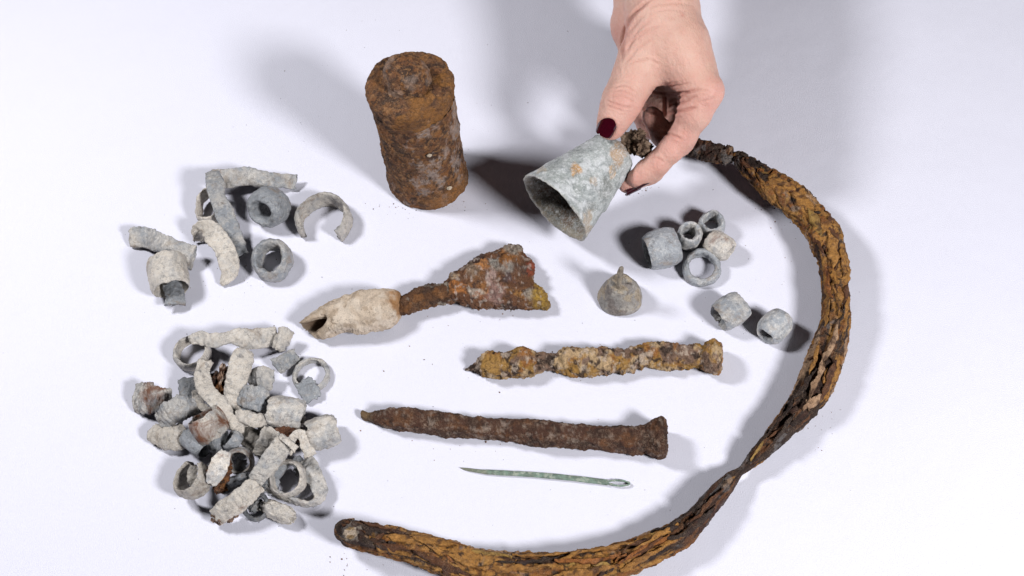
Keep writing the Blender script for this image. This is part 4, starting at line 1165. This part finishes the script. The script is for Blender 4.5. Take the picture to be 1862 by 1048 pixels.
for x, y, z, w_, c_, lab, pts_ in (
        (0, 0, 0, 24, (.20, .34, 0), 'crumpled slate lead flake half hidden below the two beige strips of the top', [(437, 742, 6, 0), (447, 748, 9, 0), (459, 744, 6, 0)]),
        (0, 0, 0, 26, (.60, .34, .05), 'brown grey lead flake in the gap below the slim slate blue tube', [(386, 822, 6, 0), (398, 818, 8, 0), (410, 826, 5, 0)]),
        (0, 0, 0, 24, (.30, .30, 0), 'dark lead flake in the gap under the ledge of the diagonal strip', [(534, 836, 5, 0), (543, 846, 7, 0), (549, 862, 5, 0)]),
        (0, 0, 0, 24, (.45, .26, .05), 'dark lead flake inside the almost hidden ring at the bottom', [(455, 914, 4, 0), (466, 920, 6, 0), (479, 916, 4, 0)]),
        (0, 0, 0, 28, (.30, .28, 0), 'dark lead flake between the thin grey stick and the wide beige strip', [(424, 893, 4, 0), (440, 884, 6, 0), (455, 866, 5, 0)]),
        (0, 0, 0, 26, (.50, .32, .05), 'dull lead flake under the crumpled slate fold near the tilted thin ring', [(402, 822, 4, 0), (420, 824, 6, 0), (432, 815, 5, 0)]),
        (0, 0, 0, 24, (.35, .30, 0), 'dull lead flake filling the space right of the dark brown plate', [(470, 775, 5, 0), (490, 776, 6, 0), (506, 782, 4, 0)]),
        (0, 0, 0, 24, (.45, .34, .1), 'dull lead flake behind the rusty lipped tube, under the small pale curved edge', [(352, 760, 6, 0), (366, 756, 8, 0), (382, 752, 6, 0)])):
    ribbon('lead_flake', pts_, w_, c_, lab, 'lead flake', GP, curl=.9, seed=int(pts_[1][0]), n=40, rough=1.6, rag=.2)

# loose grains on the paper
rs = np.random.RandomState(4); pts = []
for cx_, cy_, sx, sy, k in ((440, 500, 150, 110, 60), (450, 780, 150, 120, 70), (560, 160, 200, 110, 30), (1160, 345, 26, 12, 26), (900, 250, 260, 200, 50), (1350, 480, 160, 140, 30), (900, 900, 400, 120, 30), (500, 900, 120, 60, 24), (770, 380, 70, 14, 26), (1090, 620, 240, 60, 20)):
    for _ in range(k): pts.append((cx_ + rs.normal() * sx * .6, cy_ + rs.normal() * sy * .6, 0.3 + abs(rs.normal()) * .45, 0))
for cx_, cy_, sx, sy, k in ((770, 372, 60, 8, 40), (1000, 665, 260, 40, 26), (950, 800, 280, 40, 26), (800, 1000, 200, 30, 16), (1500, 760, 30, 60, 26), (1420, 400, 60, 70, 26), (860, 560, 130, 26, 26), (640, 1010, 50, 30, 16), (1170, 342, 14, 8, 14)):
    for _ in range(k): pts.append((cx_ + rs.normal() * sx * .6, cy_ + rs.normal() * sy * .6, 0.4 + abs(rs.normal()) * .6, 1))
VV, FF, CC = [], [], []
octa = np.array([(1, 0, 0), (0, 1, 0), (-1, 0, 0), (0, -1, 0), (0, 0, 1), (0, 0, -.4)], float)
for x, y, r, kk_ in pts:
    p = at(x, y, 0); k = pxm(p) * r
    v = octa * (k * rs.uniform(.6, 1.3, 3)) @ np.array(Matrix.Rotation(rs.uniform(0, 6), 3, 'Z')); v[:, 2] += k * .35
    b_ = len(VV) * 6; VV.append(v + p)
    FF += [[b_ + i, b_ + (i + 1) % 4, b_ + 4] for i in range(4)] + [[b_ + (i + 1) % 4, b_ + i, b_ + 5] for i in range(4)]
    CC.append(np.tile(np.array([.24, .10, .03]) * rs.uniform(.5, 1.3) if kk_ else rs.choice([0, 1, 2], p=[.6, .25, .15]) * np.array([.12, .09, .06]) + .05, (6, 1)))
g = mk('loose_dirt', np.concatenate(VV), [], CHALK, None, np.concatenate(CC), ngons=FF, smooth=False)
tag(g, kind='stuff')


# ------------------------------------------------------------------ the hand: one continuous skin grown round its bones
def build_hand():
    J = lambda a: (mm(a[0], a[1], a[2]), a[3] * 0.001)
    HZ = 0.0
    palm = [[(1203, -300, 122, 23.5), (1203, -120, 118, 23.5), (1201, 0, 111, 23)], [(1192, -300, 95, 21), (1188, 0, 86, 19)],
            [(1201, 0, 111, 23), (1234, 88, 101, 19.5)], [(1234, 88, 101, 19.5), (1281, 166, 91, 12.2)], [(1190, 10, 88, 20), (1245, 130, 60, 17)], [(1245, 130, 60, 17), (1270, 168, 71, 12.5)], [(1240, 120, 58, 17), (1258, 160, 50, 12)],
            [(1225, 90, 50, 17), (1246, 148, 34, 11)], [(1150, -60, 88, 13), (1149, 50, 82, 12.5)], [(1149, 50, 82, 12.5), (1170, 120, 72, 13)],
            [(1186, 48, 108, 17), (1160, 126, 93, 14)], [(1180, 92, 92, 14.5), (1262, 134, 88, 12.5)], [(1180, 110, 70, 14), (1240, 140, 62, 14)], [(1178, 150, 52, 13), (1250, 170, 44, 13)], [(1165, 175, 40, 11), (1215, 190, 36, 12)]]
    thumb = [(1160, 126, 93, 13.6), (1145, 158, 88, 12.8), (1131, 185, 86, 12.5), (1119, 212, 81, 10.2), (1111, 230, 76, 9.2)]
    index = [(1281, 166, 91, 12.0), (1263, 206, 80, 10.6), (1242, 247, 66, 8.9), (1219, 273, 59, 8.2), (1195, 297, 52, 8.0), (1176, 312, 47, 7.6), (1159, 324, 44, 6.5)]
    middle = [(1270, 170, 71, 11.5), (1238, 256, 47, 8.8), (1184, 312, 37, 7.6), (1141, 336, 35, 6.2)]
    ring = [(1258, 163, 50, 11), (1230, 250, 34, 8.8), (1206, 246, 46, 8.2), (1186, 214, 56, 7.2)]
    pinky = [(1246, 148, 34, 10), (1208, 234, 26, 7.8), (1182, 232, 38, 7.6), (1164, 206, 50, 6.8)]
    vox = 0.0009
    allp = np.array([mm(a[0], a[1], a[2]) for ch in palm + [thumb, index, middle, ring, pinky] for a in ch])
    lo = allp.min(0) - 0.028; hi = allp.max(0) + 0.028
    nn = np.ceil((hi - lo) / vox).astype(int)
    ax = [lo[k] + vox * np.arange(nn[k]) for k in range(3)]

    def box(a, b, r, pad):
        l = np.minimum(a, b) - r - pad; h = np.maximum(a, b) + r + pad
        return tuple(slice(max(0, int((l[k] - lo[k]) / vox)), min(nn[k], int((h[k] - lo[k]) / vox) + 2)) for k in range(3))

    def cap(a, b, ra, rb, sl):
        X = ax[0][sl[0]][:, None, None]; Y = ax[1][sl[1]][None, :, None]; Z = ax[2][sl[2]][None, None, :]
        ba = b - a; L2 = ba @ ba
        t = np.clip(((X - a[0]) * ba[0] + (Y - a[1]) * ba[1] + (Z - a[2]) * ba[2]) / L2, 0, 1)
        return np.sqrt((X - a[0] - t * ba[0]) ** 2 + (Y - a[1] - t * ba[1]) ** 2 + (Z - a[2] - t * ba[2]) ** 2) - (ra + (rb - ra) * t)

    def smin(a, b, k):
        h = np.clip(0.5 + 0.5 * (b - a) / k, 0, 1)
        return b * (1 - h) + a * h - k * h * (1 - h)

    def add(D, chain, k, pad=0.02):
        for p, q in zip(chain[:-1], chain[1:]):
            (a, ra), (b, rb) = J(p), J(q)
            sl = box(a, b, max(ra, rb), pad)
            D[sl] = smin(D[sl], cap(a, b, ra, rb, sl), k)

    big = np.full(nn, 0.05, np.float32)
    D = big.copy()
    for ch in palm: add(D, ch, 0.010)
    add(D, thumb[:2], 0.009)
    for f in (index, middle): add(D, [f[0], tuple((np.array(f[0]) * .5 + np.array(f[1]) * .5))], 0.005)
    for f, k in ((thumb, .003), (index, .0022), (middle, .0022), (ring, .0022), (pinky, .0022)):
        F = big.copy(); add(F, f, 0.004 if f is not thumb else 0.006)
        D = smin(D, F, k)
    # surface nets
    S = D < 0
    cs = sum(S[i:nn[0] - 1 + i, j:nn[1] - 1 + j, k:nn[2] - 1 + k].astype(np.int8) for i in (0, 1) for j in (0, 1) for k in (0, 1))
    cells = np.argwhere((cs > 0) & (cs < 8))
    idx = -np.ones(cs.shape, int); idx[tuple(cells.T)] = np.arange(len(cells))
    acc = np.zeros((len(cells), 3)); cnt = np.zeros(len(cells))
    cor = [(i, j, k) for i in (0, 1) for j in (0, 1) for k in (0, 1)]
    for p in cor:
        for d in range(3):
            if p[d]: continue
            q = list(p); q[d] = 1
            va = D[tuple((cells + p).T)]; vb = D[tuple((cells + q).T)]
            mk_ = (va < 0) != (vb < 0)
            t = np.where(mk_, va / np.where(mk_, va - vb, 1), 0)
            pos = np.array(p)[None, :].repeat(len(cells), 0).astype(float); pos[:, d] += t
            acc[mk_] += pos[mk_]; cnt[mk_] += 1
    V = lo + vox * (cells + acc / cnt[:, None])
    Qs = []
    for d in range(3):
        e, f = [(1, 2), (2, 0), (0, 1)][d]
        s0 = [slice(None)] * 3; s1 = [slice(None)] * 3
        s0[d] = slice(0, -1); s1[d] = slice(1, None)
        ch = S[tuple(s0)] != S[tuple(s1)]
        E = np.argwhere(ch); E = E[(E[:, e] > 0) & (E[:, f] > 0) & (E[:, e] < nn[e] - 1) & (E[:, f] < nn[f] - 1)]
        ins = S[tuple(E.T)]
        def cell(de, df):
            c = E.copy(); c[:, e] += de; c[:, f] += df
            return idx[tuple(c.T)]
        q = np.stack([cell(-1, -1), cell(0, -1), cell(0, 0), cell(-1, 0)], 1)
        q[~ins] = q[~ins][:, ::-1]
        Qs.append(q)
    Q = np.concatenate(Qs)

    def smooth(V, it, lam):
        for _ in range(it):
            a = np.zeros_like(V); n = np.zeros(len(V))
            for i in range(4):
                for j in (1, 3):
                    np.add.at(a, Q[:, i], V[Q[:, (i + j) % 4]]); np.add.at(n, Q[:, i], 1)
            V = V + lam * (a / n[:, None] - V)
        return V
    V = smooth(V, 5, 0.5)
    Nv = vnormals(V, Q)
    d = V - CAM; zz = d @ FWD; px = CX + FP * (d @ RGT) / zz; py = CY - FP * (d @ UPV) / zz
    face = -(Nv * d).sum(1) / np.linalg.norm(d, axis=1)
    disp = 0.00045 * fbm(V, 60, 3, 301) + 0.00022 * fbm(V * np.array([1, .45, .7]), 420, 3, 302)
    red = np.zeros(len(V))  # crease mask: redness plus shade painted into the skin colour

    def crease(pts, wpx, depth, scale=None, shade_red=0.5):
        nonlocal disp, red
        pts = np.array(pts, float)
        if scale: pts = pts / scale[0] + np.array(scale[1:])
        P = catmull(np.c_[pts, np.zeros(len(pts))], 24)[:, :2]
        best = np.full(len(V), 1e9)
        m_ = (px > P[:, 0].min() - 5 * wpx) & (px < P[:, 0].max() + 5 * wpx) & (py > P[:, 1].min() - 5 * wpx) & (py < P[:, 1].max() + 5 * wpx) & (face > -0.1)
        X = np.stack([px[m_], py[m_]], 1); b = np.full(len(X), 1e9); tt = np.zeros(len(X))
        for k in range(len(P) - 1):
            a_, c_ = P[k], P[k + 1]; ac = c_ - a_
            t = np.clip(((X - a_) @ ac) / max(ac @ ac, 1e-9), 0, 1)
            dd = np.linalg.norm(X - a_ - t[:, None] * ac, axis=1)
            u = dd < b; b = np.where(u, dd, b); tt = np.where(u, (k + t) / (len(P) - 1), tt)
        fade = np.clip(np.minimum(tt, 1 - tt) * 5 + .25, 0, 1)
        depth *= 1.15
        prof = -depth * np.exp(-(b / wpx) ** 2) + 0.45 * depth * np.exp(-((b - 2.2 * wpx) / (1.3 * wpx)) ** 2)
        disp[m_] += prof * fade * 0.001
        red[m_] += shade_red * np.exp(-(b / (1.3 * wpx)) ** 2) * fade
    s7 = (4.558, 1080, 120); s4 = (2.3286, 920, 0)
    for pts, w_, dp, sc_, shade_red in (
            ([(610, 0), (535, 70), (502, 150), (492, 250)], 2.6, 1.3, s4, .7), ([(500, 235), (540, 175), (600, 130), (660, 110)], 2.0, .5, s4, .3), ([(510, 262), (560, 205), (620, 165)], 2.0, .45, s4, .3),
            ([(520, 190), (570, 120), (620, 85)], 2.0, .4, s4, .3), ([(505, 165), (545, 105), (590, 60)], 1.8, .35, s4, .2), ([(530, 265), (600, 250), (650, 275)], 2.0, .45, s4, .3), ([(600, 60), (690, 40), (760, 52)], 2.0, .25, s4, .15), ([(590, 30), (700, 14), (790, 20)], 2.0, .25, s4, .15),
            ([(170, 170), (260, 160), (345, 205)], 1.6, .45, s7, .3), ([(120, 262), (230, 240), (350, 300)], 1.8, .55, s7, .4), ([(105, 290), (200, 325), (290, 345), (330, 330)], 1.7, .6, s7, .45), ([(150, 210), (250, 205), (355, 255)], 1.5, .4, s7, .3), ([(100, 330), (170, 350), (250, 380)], 1.5, .4, s7, .3), ([(130, 235), (240, 222), (355, 275)], 1.2, .3, s7, .2),
            ([(470, 205), (600, 232), (740, 222), (880, 190)], 2.2, 1.0, s7, .9), ([(480, 185), (640, 170), (800, 140)], 2.0, .6, s7, .5), ([(560, 150), (680, 140), (790, 110)], 1.8, .4, s7, .3), ([(720, 215), (800, 225), (900, 200), (960, 215)], 1.6, .5, s7, .5),
            ([(560, 560), (640, 572), (730, 610)], 2.0, .7, s7, .6), ([(470, 748), (530, 765), (580, 800)], 1.8, .55, s7, .5), ([(600, 590), (680, 605)], 1.4, .3, s7, .3),
            ([(610, 400), (720, 375), (850, 345)], 2.4, 1.1, s7, 1.0), ([(640, 335), (760, 295), (850, 250)], 2.0, .7, s7, .8), ([(620, 300), (700, 270), (780, 225)], 1.8, .6, s7, .7), ([(590, 240), (596, 330), (590, 430)], 2.6, 1.2, s7, 1.0), ([(400, 350), (450, 375), (530, 400)], 2.2, .8, s7, .9), ([(880, 300), (960, 280), (1010, 250)], 2.0, .3, s7, .3)):
        crease(pts, w_, dp, sc_, shade_red)
    qn = np.sqrt(((px - 1104) / 19) ** 2 + ((py - 233) / 20) ** 2)
    disp -= 0.0013 * sstep(1.0, .75, qn) * (face > .2) - 0.0005 * np.exp(-((qn - 1.08) / .12) ** 2) * (face > .2)
    V = V + Nv * disp[:, None]
    V = smooth(V, 1, 0.25)
    c = np.tile((0.65, 0.405, 0.32), (len(V), 1))
    c = blend(c, .55 * sstep(-.2, .5, fbm(V, 50, 3, 305)), (0.69, 0.45, 0.365))
    tips = np.zeros(len(V))
    for x, y, r in ((1150, 330, 42), (1104, 240, 36), (1180, 220, 50), (1225, 255, 45), (1235, 195, 48), (1122, 60, 34), (1305, 165, 26), (1130, 186, 26), (1246, 250, 26), (1195, 300, 24), (1130, 345, 30), (1290, 190, 28)):
        tips = np.maximum(tips, np.exp(-(((px - x) ** 2 + (py - y) ** 2) / r ** 2)))
    c = blend(c, .6 * tips, (0.62, 0.29, 0.245))
    c = blend(c, np.clip(red, 0, 1) * .6, (0.42, 0.15, 0.115))  # darker, redder skin along the creases; their shade is put into the colour
    c = blend(c, .6 * np.exp(-(((px - 1241) / 3) ** 2 + ((py - 29) / 2.5) ** 2)), (0.45, 0.12, 0.10))
    o = mk('hand', V, Q, SKIN, None, c, origin=mm(1210, 100, 90))
    tag(o, 'bare hand with dark red nail polish reaching in from above and gripping the large bell', 'hand')

    def nail(axis_pts, nvec, start, length, phimax, lift, name='fingernail'):
        (a, ra), (b, rb) = J(axis_pts[0]), J(axis_pts[1])
        t = nrm(b - a); n = nrm(np.asarray(nvec) - t * np.dot(nvec, t)); sd = np.cross(t, n)
        nu_, nv_ = 25, 25
        U_, W_ = np.meshgrid(np.linspace(-1, 1, nu_), np.linspace(0, 1, nv_), indexing='ij')
        L = []
        for top in (1, 0):
            sq = np.sqrt(np.clip(1 - np.abs(2 * W_ - 1) ** 5, 0, 1)) * .12 + .88
            ph = U_ * phimax * sq
            al = start + length * (W_ + .10 * (1 - np.abs(U_) ** 2.5) * (W_ - .45))
            r = rb + lift + (ra - rb) * np.clip(-al / np.linalg.norm(b - a), 0, 1) + 0.0005 * top - 0.0011 * np.clip(W_ - .55, 0, 1) ** 1.5 - 0.0006 * np.abs(U_) ** 4
            flat = 1 - .10 * np.cos(ph)
            L.append(b + al[..., None] * t + (r * np.cos(ph) * (1 - .02))[..., None] * n + (r * np.sin(ph))[..., None] * sd)
        Vn = np.concatenate([L[0].reshape(-1, 3), L[1].reshape(-1, 3)]); m0 = nu_ * nv_
        q = grid_quads(nu_, nv_, False)
        rim = [i * nv_ for i in range(nu_)] + [(nu_ - 1) * nv_ + j for j in range(1, nv_)] + [i * nv_ + nv_ - 1 for i in range(nu_ - 2, -1, -1)] + [j for j in range(nv_ - 2, 0, -1)]
        side = [(rim[k], rim[(k + 1) % len(rim)], rim[(k + 1) % len(rim)] + m0, rim[k] + m0) for k in range(len(rim))]
        Qn = np.concatenate([q[:, ::-1], q + m0, np.array(side)])
        mk(name, Vn, Qn, POLISH, o)
    view = nrm(CAM - mm(1105, 230, 70))
    nail(thumb[-2:], view * .95 - RGT * .34 + UPV * 0.1, -0.0074, 0.0136, math.radians(40), 0.0009)
    nail(index[-2:], RGT * .58 - UPV * .66 - view * .12, -0.0062, 0.0100, math.radians(42), 0.0003)
    nail(middle[-2:], RGT * .30 - UPV * .85 + view * .25, -0.0058, 0.0100, math.radians(48), 0.0004)


build_hand()
